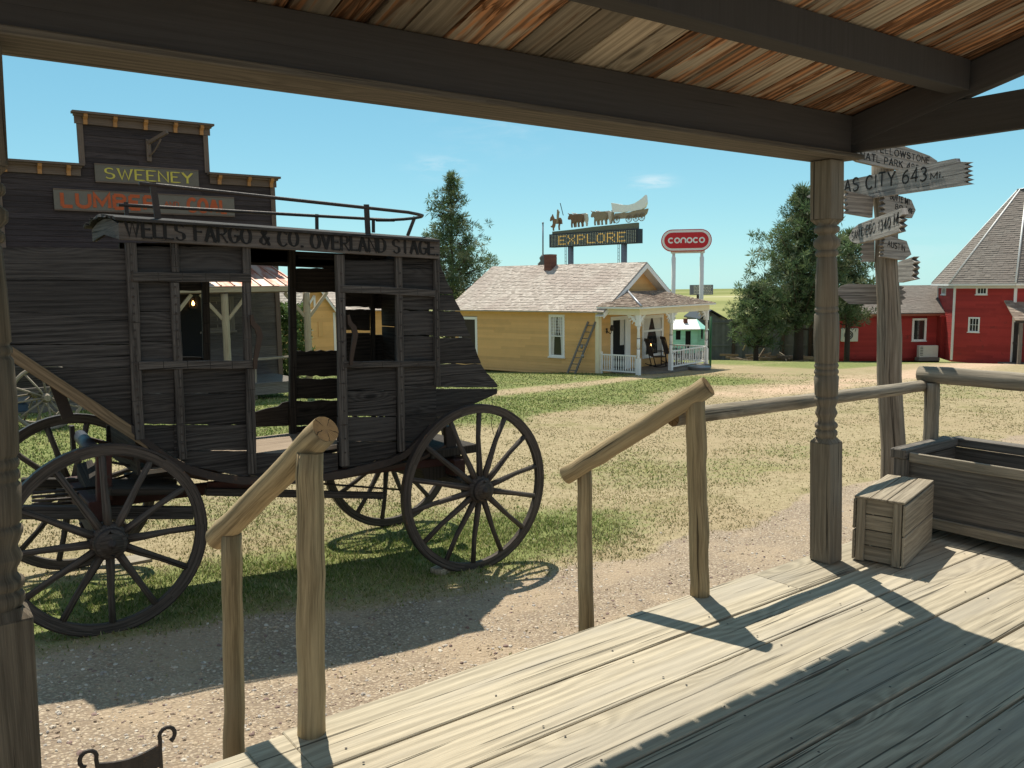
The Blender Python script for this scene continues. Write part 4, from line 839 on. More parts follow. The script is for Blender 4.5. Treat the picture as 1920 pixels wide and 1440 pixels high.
def wheel(hub, R, ns, a0, dish=1, m=coach):
    """rim and tyre as a ring about y, hub barrel, tapered spokes"""
    wo = MB(); n = 56; th = .078; hw = .028
    prof = [(R-th, -hw*.8), (R-th, hw*.8), (R-.012, hw), (R-.012, -hw)]
    for i in range(n):
        a, b = 2*math.pi*i/n, 2*math.pi*(i+1)/n; P = lambda u, rr, y: hub+V((rr*math.cos(u), y, rr*math.sin(u)))
        for j in range(4):
            (r1, y1), (r2, y2) = prof[j], prof[(j+1) % 4]
            q = [P(a, r1, y1), P(b, r1, y1), P(b, r2, y2), P(a, r2, y2)]; u0, u1 = a*R, b*R; v0, v1 = j*.06, (j+1)*.06
            wo.poly(q, None, .2+.6*(int(i*7/n)*.37 % 1), False, [(u0, v0), (u1, v0), (u1, v1), (u0, v1)])
    root = bpy.data.objects.new('wheel', None); COL.objects.link(root); root.parent = m
    wo.build('rim', 'wheel_wood', root)
    ty = MB(); prof2 = [(R-.0115, -hw*1.02), (R-.0115, hw*1.02), (R, hw*.95), (R, -hw*.95)]
    for i in range(n):
        a, b = 2*math.pi*i/n, 2*math.pi*(i+1)/n
        for j in range(4):
            (r1, y1), (r2, y2) = prof2[j], prof2[(j+1) % 4]; ty.poly([P(a, r1, y1), P(b, r1, y1), P(b, r2, y2), P(a, r2, y2)], None, .5, True)
    ty.build('tyre', 'iron', root)
    hb = MB(); s = -1 if dish > 0 else 1; ax = (0, s, 0)
    hb.lathe(hub-V((0, s*.13, 0)), [(0, .075), (.02, .1), (.10, .125), (.17, .125), (.175, .118), (.24, .10), (.262, .096), (.266, .075), (.25, .06)], 24, ax); hb.build('hub', 'wheel_wood', root)
    ir = MB(); ir.lathe(hub-V((0, s*.13, 0)), [(.178, .117), (.178, .125), (.2, .122), (.2, .11)], 24, ax, cap=False); ir.lathe(hub-V((0, s*.13, 0)), [(.235, .100), (.236, .105), (.262, .1), (.262, .09)], 24, ax, cap=False)
    ir.lathe(hub-V((0, s*.13, 0)), [(.22, .056), (.255, .056), (.255, .03), (.275, .03), (.275, .001)], 8, ax); ir.build('hub_iron', 'iron', root)
    for k in range(ns):
        a = math.radians(a0)+2*math.pi*k/ns+random.uniform(-.02, .02); d = V((math.cos(a), 0, math.sin(a))); sp = MB()
        sp.tube([hub+d*.11+V((0, s*.045, 0)), hub+d*.22+V((0, s*.035, 0)), hub+d*(R*.6), hub+d*(R-th+.008)], [.03, .028, .022, .024], 8); sp.build('spoke', 'wheel_wood', root)
    return root
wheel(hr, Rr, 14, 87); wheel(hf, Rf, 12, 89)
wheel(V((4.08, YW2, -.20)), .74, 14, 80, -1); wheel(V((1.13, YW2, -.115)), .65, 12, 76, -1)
# chock and timber under the wheels
mb = MB(); p = at_z(838, 1075, -.985); mb.obox(p+V((-.09, -.05, 0)), (.16, .05, 0), (-.04, .12, 0), (.0, 0, .06)); one('wheel_chock', mb, 'crate_wood', 'short wooden chock wedged against the rear wheel of the stagecoach', 'chock', None, .004)
mb = MB(); p = V((.2, 7.5, -.80)); mb.obox(p, (1.5, .1, -.04), (-.015, .22, 0), (0, 0, .045)); one('ground_plank', mb, 'log_grey', 'flat grey plank lying on the grass under the far front wheel', 'plank')
# ------------------------------------------------------------------ builders' kit for the houses
Z1 = V((0, 0, 1))
class Wall:
    """a wall plane: origin O, along U, up, outward N"""
    def __init__(s, O, U, N): s.O, s.U, s.N = V(O), V(U).normalized(), V(N).normalized()
    def p(s, u, z, o=0.0): return V((s.O.x, s.O.y, 0))+s.U*u+Z1*z+s.N*o
    def px(s, x, y, o=0.0):
        q = at_pl(x, y, s.O+s.N*o, s.N); d = q-s.O; return d.x*s.U.x+d.y*s.U.y, q.z
def siding(mb, W, u0, u1, z0, z1, row, out=.016, holes=(), lim=None, rag=0):
    z = z0; k = 0
    while z < z1-.005:
        zt = min(z+row, z1); a, b = u0, u1
        if lim: a, b = lim((z+zt)/2)
        if b-a > .02:
            segs = [(a, b)]
            for h0, h1, hz0, hz1 in holes:
                if hz0 < zt-.01 and hz1 > z+.01:
                    ns = []
                    for s0, s1 in segs:
                        if h1 <= s0 or h0 >= s1: ns.append((s0, s1)); continue
                        if h0 > s0: ns.append((s0, h0))
                        if h1 < s1: ns.append((h1, s1))
                    segs = ns
            cut = random.uniform(.2, .8)
            for s0, s1 in segs:
                parts = [(s0, s1)] if s1-s0 < 2.5 else [(s0, lerp(s0, s1, cut)), (lerp(s0, s1, cut)+.003, s1)]
                for q0, q1 in parts:
                    rn = random.random(); o = out+random.uniform(-rag, rag)
                    mb.poly([W.p(q0, z, o), W.p(q1, z, o), W.p(q1, zt, 0.002), W.p(q0, zt, .002)], W.U, rn); mb.poly([W.p(q0, z, 0), W.p(q1, z, 0), W.p(q1, z, o), W.p(q0, z, o)], W.U, rn)
        z = zt; k += 1
def wbox(mb, W, u0, u1, z0, z1, o0, o1, ax=None, rn=None):
    mb.obox(W.p(u0, z0, o0), W.U*(u1-u0), W.N*(o1-o0), Z1*(z1-z0), ax, rn)
def window(par, W, u0, u1, z0, z1, cols=2, rows=2, fr=.09, m='white_paint', proud=.03, sash=True, pane='glass', curtain=False, sill=True, name='window'):
    f = MB()
    wbox(f, W, u0, u0+fr, z0, z1, -.03, proud); wbox(f, W, u1-fr, u1, z0, z1, -.03, proud); wbox(f, W, u0+fr, u1-fr, z1-fr, z1, -.03, proud-.002); wbox(f, W, u0+fr, u1-fr, z0, z0+fr*.7, -.03, proud-.002)
    if sill: wbox(f, W, u0-.03, u1+.03, z0-.05, z0-.002, -.03, proud+.05)
    a, b, c, d = u0+fr, u1-fr, z0+fr*.7, z1-fr
    if sash: wbox(f, W, a, b, (c+d)/2-.022, (c+d)/2+.022, -.025, proud-.015)
    for i in range(1, cols): u = lerp(a, b, i/cols); wbox(f, W, u-.011, u+.011, c, d, -.025, proud-.02)
    for i in range(1, rows): z = lerp(c, d, i/rows); wbox(f, W, a, b, z-.011, z+.011, -.025, proud-.021)
    fo = f.build(name, m, par); p = MB(); wbox(p, W, a, b, c, d, -.06, -.04); p.build('pane', pane, fo)
    if curtain:
        k = MB()
        for sgn in (0, 1):
            e = a if sgn == 0 else b; s = 1 if sgn == 0 else -1; wq = (b-a)*.40
            k.poly([W.p(e, c, -.035), W.p(e+s*wq*.45, c, -.035), W.p(e+s*wq*.55, lerp(c, d, .4), -.035), W.p(e+s*wq*1.15, d, -.035), W.p(e, d, -.035)], Z1, .5)
        k.build('curtain', 'curtain', fo)
    return fo
def shingles(mb, O, U, D, n, row, lim, wd=(.12, .24), t=.018):
    """courses of single shingles: O at the eave line, U along it, D up the slope; lim(v)->(u0,u1)"""
    O, U, D = V(O), V(U), V(D); N = U.cross(D).normalized(); N = N if N.z > 0 else -N
    v = 0
    while v < n-.01:
        v1 = min(v+row, n); a, b = lim((v+v1)/2); u = a
        while u < b-.01:
            u1 = min(u+random.uniform(*wd), b); rn = random.random(); tt = t*random.uniform(.6, 1.5); dv = random.uniform(-.012, .008)
            p = [O+U*u+D*(v+dv)+N*tt, O+U*(u1-.006)+D*(v+dv)+N*tt, O+U*(u1-.006)+D*v1+N*.004, O+U*u+D*v1+N*.004]
            mb.poly(p, D, rn); mb.poly([O+U*u+D*(v+dv), O+U*(u1-.006)+D*(v+dv), p[1], p[0]], U, rn); u = u1
        v = v1
# ------------------------------------------------------------------ lumber store with the plank porch
YS = 21.78
store = thing('lumber_store', 'dark clapboard false front store lettered SWEENEY LUMBER AND COAL', 'store', (5.3, YS+3, -1.1))
W = Wall((0, YS, 0), (1, 0, 0), (0, -1, 0)); ux = lambda x, y: W.px(x, y)
L0, L1, T0, T1, ZS, ZT = 2.15, 8.44, 3.86, 6.78, 4.36, 5.53
mb = MB(); siding(mb, W, L0, L1, 1.5, ZS-.05, .125, .014, rag=.006); siding(mb, W, T0, T1, ZS-.05, ZT-.1, .125, .014, rag=.006)
mb.build('clapboard_front', 'store_clap', store)
mb = MB(); siding(mb, W, L0, L1, -1.0, 1.5, .2, .014, rag=.008); mb.build('porch_wall', 'porch_clap', store)
mb = MB(); mb.box((L0, YS+.006, -1.1), (L1, YS+.1, ZS-.02)); mb.box((T0, YS+.006, ZS-.02), (T1, YS+.1, ZT-.05)); mb.box((L0+.1, YS+.1, -1.1), (L1-.1, YS+9, 2.6)); mb.build('building_body', 'store_clap', store)
mb = MB()
for u0, u1, z in ((L0-.05, T0, ZS), (T1, L1+.05, ZS), (T0-.06, T1+.06, ZT)):
    wbox(mb, W, u0, u1, z-.24, z-.03, .018, .06); wbox(mb, W, u0-.06, u1+.06, z-.03, z+.02, .018, .24); wbox(mb, W, u0-.02, u1+.02, z-.075, z-.032, .02, .14)
for u in (L0+.05, L1-.05): wbox(mb, W, u-.06, u+.06, -.8, ZS-.245, .018, .045)
for u in (T0+.05, T1-.05): wbox(mb, W, u-.06, u+.06, ZS+.021, ZT-.245, .018, .045)
mb.build('cornice_trim', 'store_trim', store)
for us, z in (([2.35, 3.02, 3.6], ZS), ([7.0, 7.75, 8.34], ZS), ([4.02, 4.65, 5.32, 6.0, 6.62], ZT)):
    for u in us:
        mb = MB(); mb.prism([W.p(u-.04, z-.03, .062), W.p(u-.04, z-.03, .20), W.p(u-.04, z-.09, .19), W.p(u-.04, z-.15, .11), W.p(u-.04, z-.25, .10), W.p(u-.04, z-.25, .062)], W.U*.085); mb.build('cornice_bracket', 'store_bracket', store)
def signboard(px0, px1, hz, txt, m, slate='sign_slate', th=.05):
    (u0, z0), (u1, z1) = ux(*px0), ux(*px1); z = (z0+z1)/2; b = MB(); wbox(b, W, u0, u1, z-hz/2, z+hz/2, .02, .02+th); so_ = b.build('sign_board', slate, store)
    fr = MB()
    for a in ((u0, u1, z+hz/2+.002, z+hz/2+.03), (u0, u1, z-hz/2-.03, z-hz/2-.002)): wbox(fr, W, *a, .02, .03+th)
    fr.build('sign_edge', 'store_trim', so_)
    for s, f0, f1, hh, st, mm, kw in txt:
        k = MB(); text(k, s, W.p(lerp(u0, u1, f0), z-hh/2, .021+th), W.U, Z1, W.N, (u1-u0)*(f1-f0), hh, st, 1.5, .008, **kw); k.build('lettering', mm, so_)
    return so_
signboard((177, 325), (371, 335), .37, [('SWEENEY', .09, .93, .235, (1.2, .65), 'yellow_paint', dict(serif=.75))], 'y')
signboard((100, 371), (438, 391), .43, [('LUMBER', .04, .535, .30, 1.55, 'orange_paint', {}), ('AND', .585, .665, .12, .8, 'orange_paint', {}), ('COAL', .72, .95, .30, 1.55, 'orange_paint', {})], 'o')
t = store
(u, zb), (_, zt) = ux(279, 303), ux(277, 262)
mb = MB(); wbox(mb, W, u-.05, u+.05, zb, zt, .02, .09)
arm = W.p(u, zt-.08, .09); tip = W.p(u+.30, zt+.12, .62); mb.board(arm, tip, .08, .06)
cv = [W.p(u, zb+.12, .09).lerp(W.p(u+.2, zt-.02, .42), i/6)+Z1*(-.05*math.sin(math.pi*i/6)) for i in range(7)]; mb.tube(cv, .022, 6); mb.build('hoist_bracket', 'store_trim', store)
# porch of the store: tin roof, posts, deck, rail
YP = YS-2.0; ze = 1.53; zr_ = at_y(440, 494, YS-.02).z
mb = MB(); x = 1.9; xe = at_y(556, 540, YP).x
while x < xe-.02:
    x1 = min(x+.31, xe); dz = random.uniform(0, .006); rn = random.random()
    mb.hexa([(x, YP-.15, ze+.02+dz), (x1, YP-.15, ze+.02+dz), (x1, YS-.02, zr_+dz), (x, YS-.02, zr_+dz), (x, YP-.15, ze+.035+dz), (x1, YP-.15, ze+.035+dz), (x1, YS-.02, zr_+.015+dz), (x, YS-.02, zr_+.015+dz)], (0, 1, 0), rn)
    mb.board((x+.012, YP-.15, ze+.05), (x+.012, YS-.03, zr_+.032), .035, .03, (0, 0, 1), .95); x = x1
mb.build('tin_roof', 'tin_roof', store)
mb = MB(); mb.box((1.9, YP-.14, ze-.10), (xe-.02, YP-.10, ze+.015)); mb.build('eave_board', 'pole_light', store)
mb = MB(); mb.box((1.9, YP-.02, ze-.13), (xe-.02, YP+.10, ze-.11+.10)); mb.build('eave_beam', 'store_trim', store)
zd = -.735
for px in (424, 577, 315):
    xx = at_y(px, 620, YP).x; mb = MB(); log(mb, (xx, YP, zd), (xx, YP, ze-.13), .085); po_ = mb.build('porch_pole', 'pole_light', store)
    for s in (-1, 1):
        mb = MB(); mb.board((xx+s*.07, YP, ze-.72), (xx+s*.55, YP, ze-.14), .075, .06); mb.build('knee_brace', 'pole_light', po_)
mb = MB()
for k in range(8): mb.box((1.9, YP-.2+k*.275, zd-.05), (xe+.05, YP-.2+k*.275+.268, zd-random.uniform(0, .004)))
mb.box((1.9, YP-.18, zd-.28), (xe, YP-.14, zd-.052)); mb.build('porch_deck', 'trough_wood', store)
mb = MB(); a = at_y(468, 672, YP); mb.box((a.x-.02, YP-.06, a.z-.05), (xe, YP+.06, a.z+.0)); mb.box((a.x+.0, YP-.04, gz(a.x, YP)-.05), (a.x+.14, YP+.05, a.z-.052), (0, 0, 1)); mb.build('porch_rail', 'log_grey', store)
(u0, z0), (u1, z1) = ux(397, 621), ux(424, 556)
window(store, W, u0-.28, u1+.18, z0, z1, 2, 2, .12, 'trough_wood')
mb = MB(); wbox(mb, W, *sorted((ux(338, 600)[0], ux(377, 600)[0])), zd, ux(350, 549)[1], .02, .05); mb.build('door', 'dark_inside', store)
p = at_y(362, 566, YS-.12); t2 = store
mb = MB(); mb.box(p+V((-.10, -.08, .13)), p+V((.10, .08, .17))); mb.box(p+V((-.08, -.06, -.17)), p+V((.08, .06, -.14)))
for a in (-1, 1):
    for b in (-1, 1): mb.box(p+V((a*.08-.008, b*.06-.008, -.14)), p+V((a*.08+.008, b*.06+.008, .13)))
mb.box(p+V((-.03, .05, .0)), p+V((.03, .12, .1))); lo = mb.build('wall_lantern', 'iron', store)
mb = MB(); mb.lathe(p+V((0, 0, -.09)), [(0, .012), (.02, .03), (.05, .036), (.09, .02), (.12, .004)], 10); mb.build('lamp_bulb', 'lamp_glow', lo)

# ------------------------------------------------------------------ old farm wagon
t = thing('farm_wagon', 'grey farm wagon with tall spoked wheels standing on the grass behind the stagecoach', 'wagon', (2.0, 15.7, -.6))
wc = at_d(86, 724, 14.0); gzz = gz(wc.x, wc.y); Rw = .52
def smallwheel(c, R, ns, par):
    mb = MB(); pts = [c+V((R*math.cos(2*math.pi*i/28), 0, R*math.sin(2*math.pi*i/28))) for i in range(28)]; mb.tube(pts, .032, 6, closed=True); ro = mb.build('wheel', 'log_grey', par)
    mb = MB(); mb.lathe(c+V((0, .1, 0)), [(0, .06), (.1, .085), (.16, .06), (.22, .05)], 10, (0, -1, 0))
    for k in range(ns): a = 2*math.pi*k/ns+.1; mb.tube([c, c+V((math.cos(a), 0, math.sin(a)))*R], .018, 5)
    mb.build('spokes', 'log_grey', ro)
for dx, R in ((0, .53), (-1.9, .6)):
    for dy in (0, 1.35): smallwheel(V((wc.x+dx, wc.y+dy, gz(wc.x+dx, wc.y+dy)+R+.02)), R, 12, t)
mb = MB(); mb.box((wc.x-2.7, wc.y+.2, gzz+.62), (wc.x+.5, wc.y+1.15, gzz+.70)); mb.build('bed', 'trough_wood', t)
for yy in (.2, 1.12):
    mb = MB()
    for k in range(2): mb.box((wc.x-2.7, wc.y+yy, gzz+.71+k*.19), (wc.x+.5, wc.y+yy+.03, gzz+.89+k*.19))
    mb.build('side_board', 'coach_wood', t)
mb = MB()
for dx in (0, -1.9): mb.box((wc.x+dx-.04, wc.y+.05, gzz+.48), (wc.x+dx+.04, wc.y+1.3, gzz+.6))
mb.build('axle', 'trough_wood', t)
tarp = MB(); tarp.box((wc.x-.42, wc.y+.5, gzz+.28), (wc.x-.22, wc.y+.7, gzz+.42)); one('tool_box', tarp, 'blue_cloth', 'small blue box standing under the grey farm wagon', 'box', None, .02)

# ------------------------------------------------------------------ main yellow house
K = at_d(1122, 700, 33.0); l = V((-math.sin(math.radians(14.6)), math.cos(math.radians(14.6)), 0)); uu = V((l.y, -l.x, 0))
z0 = K.z; WS = Wall(K, l, -uu); WF = Wall(K, uu, -l); HL, HW = 7.55, 5.95
zE = WF.px(1122, 578)[1]; ap = at_pl(1203, 489, K-l*.3, l); zA = ap.z-.12; uA = HW/2
house = thing('yellow_house', 'larger yellow clapboard house with shingle roof and white corner porch', 'house', K+l*3+uu*3)
mb = MB(); hs = [WS.px(1030, 668)+WS.px(1059, 590), WS.px(862, 668)+WS.px(895, 594)]
hol = [(min(h[0], h[2]), max(h[0], h[2]), h[1], h[3]) for h in hs]
siding(mb, WS, 0, HL, z0-.15, zE, .115, .026, hol); mb.build('side_wall', 'yellow_wall', house)
mb = MB(); dpx = [WF.px(x, 640)[0] for x in (1144, 1148, 1170, 1178)]; wpx = [WF.px(x, 640)[0] for x in (1203, 1243)]; zdt = WF.px(1160, 600)[1]; zwb = WF.px(1220, 668)[1]
siding(mb, WF, 0, HW, z0-.1, zE, .115, .026, [(dpx[0]+.02, dpx[3]-.02, z0-1, zdt), (wpx[0], wpx[1], zwb, zdt)])
sl_ = (zA-zE)/uA
siding(mb, WF, 0, HW, zE, zA, .115, .026, (), lambda z: ((z-zE)/sl_, HW-(z-zE)/sl_)); mb.build('front_wall', 'yellow_wall', house)
mb = MB(); b0 = WF.p(.02, z0-.2, -.05); mb.prism([WF.p(.12, z0-.2, -.12), WF.p(HW-.02, z0-.2, -.12), WF.p(HW-.02, zE, -.12), WF.p(uA, zA-.08, -.12), WF.p(.12, zE, -.12)], l*(HL-.12)); mb.build('house_body', 'yellow_wall', house)
mb = MB(); wbox(mb, WF, -.03, .15, z0-.1, zE-.02, .016, .05); wbox(mb, WF, HW-.15, HW+.03, z0-.1, zE-.02, .016, .05); wbox(mb, WS, -.05, .12, z0-.1, zE-.02, .016, .045); wbox(mb, WS, -.35, HL+.3, zE-.17, zE-.02, .018, .16); mb.build('corner_board', 'cream', house)
# roof planes with barge boards
oh = .42
for sg, nm in ((1, 'roof'), (-1, 'roof')):
    e0 = WF.p(-.3 if sg == 1 else HW+.3, zE-.3*sl_, oh); top = WF.p(uA, zA+.02, oh); D = top-e0; n = D.length; D.normalize(); O = e0+Z1*.05
    mb = MB(); bs = MB(); q = [O-Z1*.04, O+l*(HL+oh+.3)-Z1*.04, O+l*(HL+oh+.3)+D*n-Z1*.04, O+D*n-Z1*.04]; mb.prism(q, Z1*.038, l)
    shingles(mb, O, l, D, n, .125, lambda v: (0, HL+oh+.3), (.09, .2)); mb.build('roof', 'shake_light', house)
    mb = MB(); mb.obox(e0-Z1*.20-l*.03, D*n, l*.032, Z1*.19); bl = mb.build('barge_board', 'white_paint', house)
    mb = MB(); mb.obox(e0-Z1*.16+D*.05, D*(n-.12), l*(oh-.02), Z1*.02); mb.build('soffit', 'white_paint', house)
    mb = MB(); mb.obox(WF.p(*((-.0, zE-.16) if sg == 1 else (HW, zE-.16)), .018), D*(n-.3), -l*.03, Z1*.13); mb.build('frieze_board', 'white_paint', house)
cc = at_pl(1032, 482, WF.p(uA-.25, 0), WF.U); mb = MB(); h = .18; cz = zA-.5
for k in range(12): mb.obox(V((cc.x, cc.y, cz+k*.085))-l*h-uu*h*1.3+V((random.uniform(-.006, .006),)*3), l*h*2, uu*h*2.6, Z1*.078)
mb.obox(V((cc.x, cc.y, cz))-l*(h-.012)-uu*(h*1.3-.012), l*(h*2-.024), uu*(h*2.6-.024), Z1*1.02); mb.build('chimney', 'brick', house)
(h0, h1, hz0, hz1) = hol[0]; window(house, WS, h0, h1, hz0, hz1, 1, 1, .10, curtain=True)
mb = MB(); a, b, c, d = h0+.1, h1-.1, (hz0+hz1)/2+.03, hz1-.1
for i in range(1, 5): u = lerp(a, b, i/5); wbox(mb, WS, u-.008, u+.008, c, d, -.03, .008)
for i in range(1, 6): z = lerp(c, d, i/6); wbox(mb, WS, a, b, z-.008, z+.008, -.03, .009)
mb.build('lattice', 'white_paint', house)
(h0, h1, hz0, hz1) = hol[1]; window(house, WS, h0, h1, hz0, hz1, 1, 1, .12, sash=False, pane='chair_dark')
# front door standing open, window with curtains
mb = MB(); wbox(mb, WF, dpx[0], dpx[1], z0, zdt, -.05, .035); wbox(mb, WF, dpx[2]+.05, dpx[3]+.12, z0, zdt, -.05, .035); wbox(mb, WF, dpx[0], dpx[3]+.12, zdt+.002, zdt+.15, -.05, .035); df = mb.build('door_frame', 'white_paint', house)
mb = MB(); wbox(mb, WF, dpx[1], dpx[2]+.05, z0, zdt, -.019, -.012); mb.build('doorway', 'dark_inside', df)
mb = MB(); wbox(mb, WF, dpx[2]-.3, dpx[2]+.0, z0+1.0, zdt, -.010, .0); mb.build('lace_curtain', 'curtain', df)
fw_ = window(house, WF, wpx[0], wpx[1], zwb, zdt+.1, 1, 1, .13, sash=False, curtain=True); mb = MB(); zm = lerp(zwb, zdt, .66); wbox(mb, WF, wpx[0]+.13, wpx[1]-.13, zm-.04, zm+.04, -.03, .02); mb.build('transom_bar', 'white_paint', fw_)
mb = MB(); p = WF.p(lerp(*wpx, .45), lerp(zwb, zdt, .28), -.03)
for du, dz, r in ((0, 0, .06), (-.18, -.02, .045)): q = p+uu*du+Z1*dz; mb.poly([q+uu*r*math.cos(i*.785)+Z1*r*1.1*math.sin(i*.785) for i in range(8)], uu, .5)
mb.build('lamp_glow', 'lamp_glow', fw_)
p = WF.p(dpx[0]-.28, WF.px(1140, 620)[1], .0); mb = MB(); mb.obox(p-uu*.05-Z1*.1, uu*.1, -l*.03, Z1*.2); mb.tube([p-l*.02, p-l*.2-Z1*.12, p-l*.26+Z1*.02], .018, 6); mb.lathe(p-l*.26+Z1*.0, [(0, .03), (.02, .07), (.12, .08), (.2, .05), (.24, .02)], 8); mb.build('porch_lantern', 'iron', house)
# corner porch
A = K-l*1.72+uu*.12; PB = A+uu*5.72; PM = A+uu*2.55; zf0 = z0-.02; zfa = WF.px(1122, 590)[1]; zf1 = zfa+.02
zcol = zf1
mb = MB(); mb.obox(V((A.x, A.y, zf0-.35))-l*.12-uu*.1, uu*5.95, l*1.8, Z1*.35); mb.build('porch_floor', 'trough_wood', house)
def column(p, b=z0-.1):
    mb = MB(); h = .075; zt = zcol-.02; q = V((p.x, p.y, 0)); f = lambda a, c, r=h: mb.obox(q-uu*r-l*r+Z1*a, uu*2*r, l*2*r, Z1*(c-a), Z1)
    f(b, b+.75); f(zt-.42, zt); mb.tube([q+Z1*(b+.75+s*(zt-.42-b-.75)) for s in (0, .03, .06, .1, .3, .31, .34, .35, .6, .61, .64, .65, .9, .95, 1)], [.05, .07, .05, .062, .064, .05, .05, .064, .062, .05, .05, .06, .05, .066, .05], 10); c = mb.build('porch_column', 'white_paint', house)
    k = MB()
    for zz in (.30, .62): 
        zc = lerp(b+.75, zt-.42, zz); k.tube([q+Z1*(zc-.012), q+Z1*(zc+.012)], .067, 10)
    k.build('column_band', 'ladder_grey', c)
    return c
def scroll(par, p, d):
    mb = MB(); q = V((p.x, p.y, zcol-.03)); R = .40
    mb.ribbon([(x, y) for x, y in arc(R+.02, -R, R, R, 180, 90, 8)][::-1], .06, q+d*.06, d, Z1, -l if abs(d.dot(l)) < .5 else -uu, .03)
    mb.ribbon([(x, y) for x, y in arc(.0, 0, R*.62, R*.62, -5, -85, 7)], .05, q+d*.06, d, Z1, -l if abs(d.dot(l)) < .5 else -uu, .026)
    for i in range(4): a = math.radians(-12-22*i); mb.ribbon([(.0, 0), (R*.98*math.cos(a), R*.98*math.sin(a))], .03, q+d*.06, d, Z1, -l if abs(d.dot(l)) < .5 else -uu, .02+.001*i)
    mb.build('scroll_bracket', 'white_paint', par)
for p, ds in ((A, (uu, l)), (PM, (uu, -uu)), (PB, (-uu, l))):
    c = column(p)
    for d in ds: scroll(c, p, d)
zb0 = zcol-.02; mb = MB()
mb.obox(V((A.x, A.y, zb0))-uu*.09-l*.09, uu*5.9, l*.16, Z1*.24); mb.obox(V((A.x, A.y, zb0+.002))-uu*.088+l*.075, uu*.16, l*1.6, Z1*.236); mb.obox(V((PB.x, PB.y, zb0+.002))-uu*.075+l*.075, uu*.16, l*1.6, Z1*.236); mb.build('porch_fascia', 'cream', house)
mb = MB(); zr0 = zb0+.245; mb.obox(V((A.x, A.y, zr0))-uu*.3-l*.3, uu*6.3, l*2.0, Z1*.06); mb.build('porch_eave', 'white_paint', house)
pk0 = A+uu*1.35+l*1.3; pk1 = A+uu*4.0+l*1.3; zpk = at_d(1196, 547, 32).z; zpk2 = zpk-.1
c0, c1, c2, c3 = [V((p.x, p.y, zr0+.06)) for p in (A-uu*.3-l*.3, A+uu*6.0-l*.3, A+uu*6.0+l*1.7, A-uu*.3+l*1.7)]
P0, P1 = V((pk0.x, pk0.y, zpk)), V((pk1.x, pk1.y, zpk2)); P0b = P0+l*.4; P1b = P1+l*.4
def slope(e0, e1, t1, t0, wd=(.1, .22), row=.11, m='shake_brown'):
    mb = MB(); U = (e1-e0); Lu = U.length; U.normalize(); mid = (t0-e0)-U*((t0-e0).dot(U)); n = mid.length; D = mid.normalized(); a = (t0-e0).dot(U); b = (t1-e0).dot(U)
    mb.poly([e0, e1, t1, t0] if (t1-t0).length > .01 else [e0, e1, t1], U); shingles(mb, e0+Z1*.004, U, D, n, row, lambda v: (a*v/n, lerp(Lu, b, v/n)), wd, .022); return mb
slope(c0, c1, P1, P0).build('porch_roof', 'shake_brown', house); slope(c3, c0, P0, P0b).build('porch_roof', 'shake_brown', house); slope(c1, c2, P1b, P1).build('porch_roof', 'shake_brown', house)
mb = MB(); mb.prism([P0, P1, P1b, P0b], -Z1*.03); mb.build('porch_roof', 'shake_brown', house)
mb = MB(); mb.tube([c0+Z1*.03, P0+Z1*.035], .045, 6); mb.build('hip_flashing', 'zinc', house)
def railing(p, q, n):
    mb = MB(); p = V((p.x, p.y, 0)); q = V((q.x, q.y, 0)); zr = z0+.02
    for z, t in ((zr+.10, .05), (zr+.72, .05)): mb.board(p+Z1*z, q+Z1*z, t, .06)
    for i in range(n):
        c = p.lerp(q, (i+.5)/n); mb.tube([c+Z1*(zr+h) for h in (.12, .2, .23, .3, .42, .56, .6, .68, .72)], [.024, .024, .014, .026, .03, .016, .024, .024, .022], 6)
    mb.build('railing', 'white_paint', house)
railing(A+l*.09, A+l*1.66, 15); railing(PM+uu*.1, PB-uu*.1, 15); railing(PB+l*.1, PB+l*1.6, 10)
mb = MB(); q = A+l*1.62; mb.obox(V((q.x, q.y, z0-.05))-uu*.04, uu*.08, l*.08, Z1*.9, Z1); mb.build('newel_post', 'white_paint', house)
# things on and beside the porch
def rocker(label, p, fd):
    fd = V(fd).normalized(); sd = V((-fd.y, fd.x, 0)); t = thing('rocking_chair', label, 'rocking chair', p, 'rocking chairs on the house porch'); p = V(p); zs = Z1*.42
    bk = -fd*.30; top = -fd*.52+Z1*.78
    for s in (-.25, .25):
        mb = MB(); mb.tube([p+sd*s+fd*.42+Z1*.10, p+sd*s+fd*.2+Z1*.03, p+sd*s+Z1*.015, p+sd*s-fd*.25+Z1*.04, p+sd*s-fd*.48+Z1*.14], .02, 6); mb.build('runner', 'chair_dark', t)
        mb = MB(); mb.tube([p+sd*s+fd*.24+Z1*.03, p+sd*s+fd*.24+Z1*.66], .02, 6); mb.build('front_leg', 'chair_dark', t)
        mb = MB(); mb.tube([p+sd*s*.95+Z1*.03-fd*.2, p+sd*s*.95+bk+zs*1.0, p+sd*s*.95+top+Z1*.42], .022, 6); mb.build('back_post', 'chair_dark', t)
        mb = MB(); mb.board(p+sd*s*1.05+fd*.28+Z1*.665, p+sd*s*1.05-fd*.36+Z1*.66, .07, .025, sd); mb.build('arm', 'chair_dark', t)
    mb = MB(); mb.obox(p-sd*.25-fd*.24+zs, sd*.5, fd*.5, Z1*.035); mb.build('seat', 'chair_dark', t)
    mb = MB(); mb.board(p+top-sd*.27+Z1*.36, p+top+sd*.27+Z1*.36, .13, .025, Z1); mb.build('head_rail', 'chair_dark', t)
    for i in range(5):
        s = lerp(-.16, .16, i/4); mb = MB(); mb.board(p+sd*s+bk+zs*1.1, p+sd*s+top+Z1*.32, .045, .015, sd); mb.build('back_slat', 'chair_dark', t)
pz = z0-.02
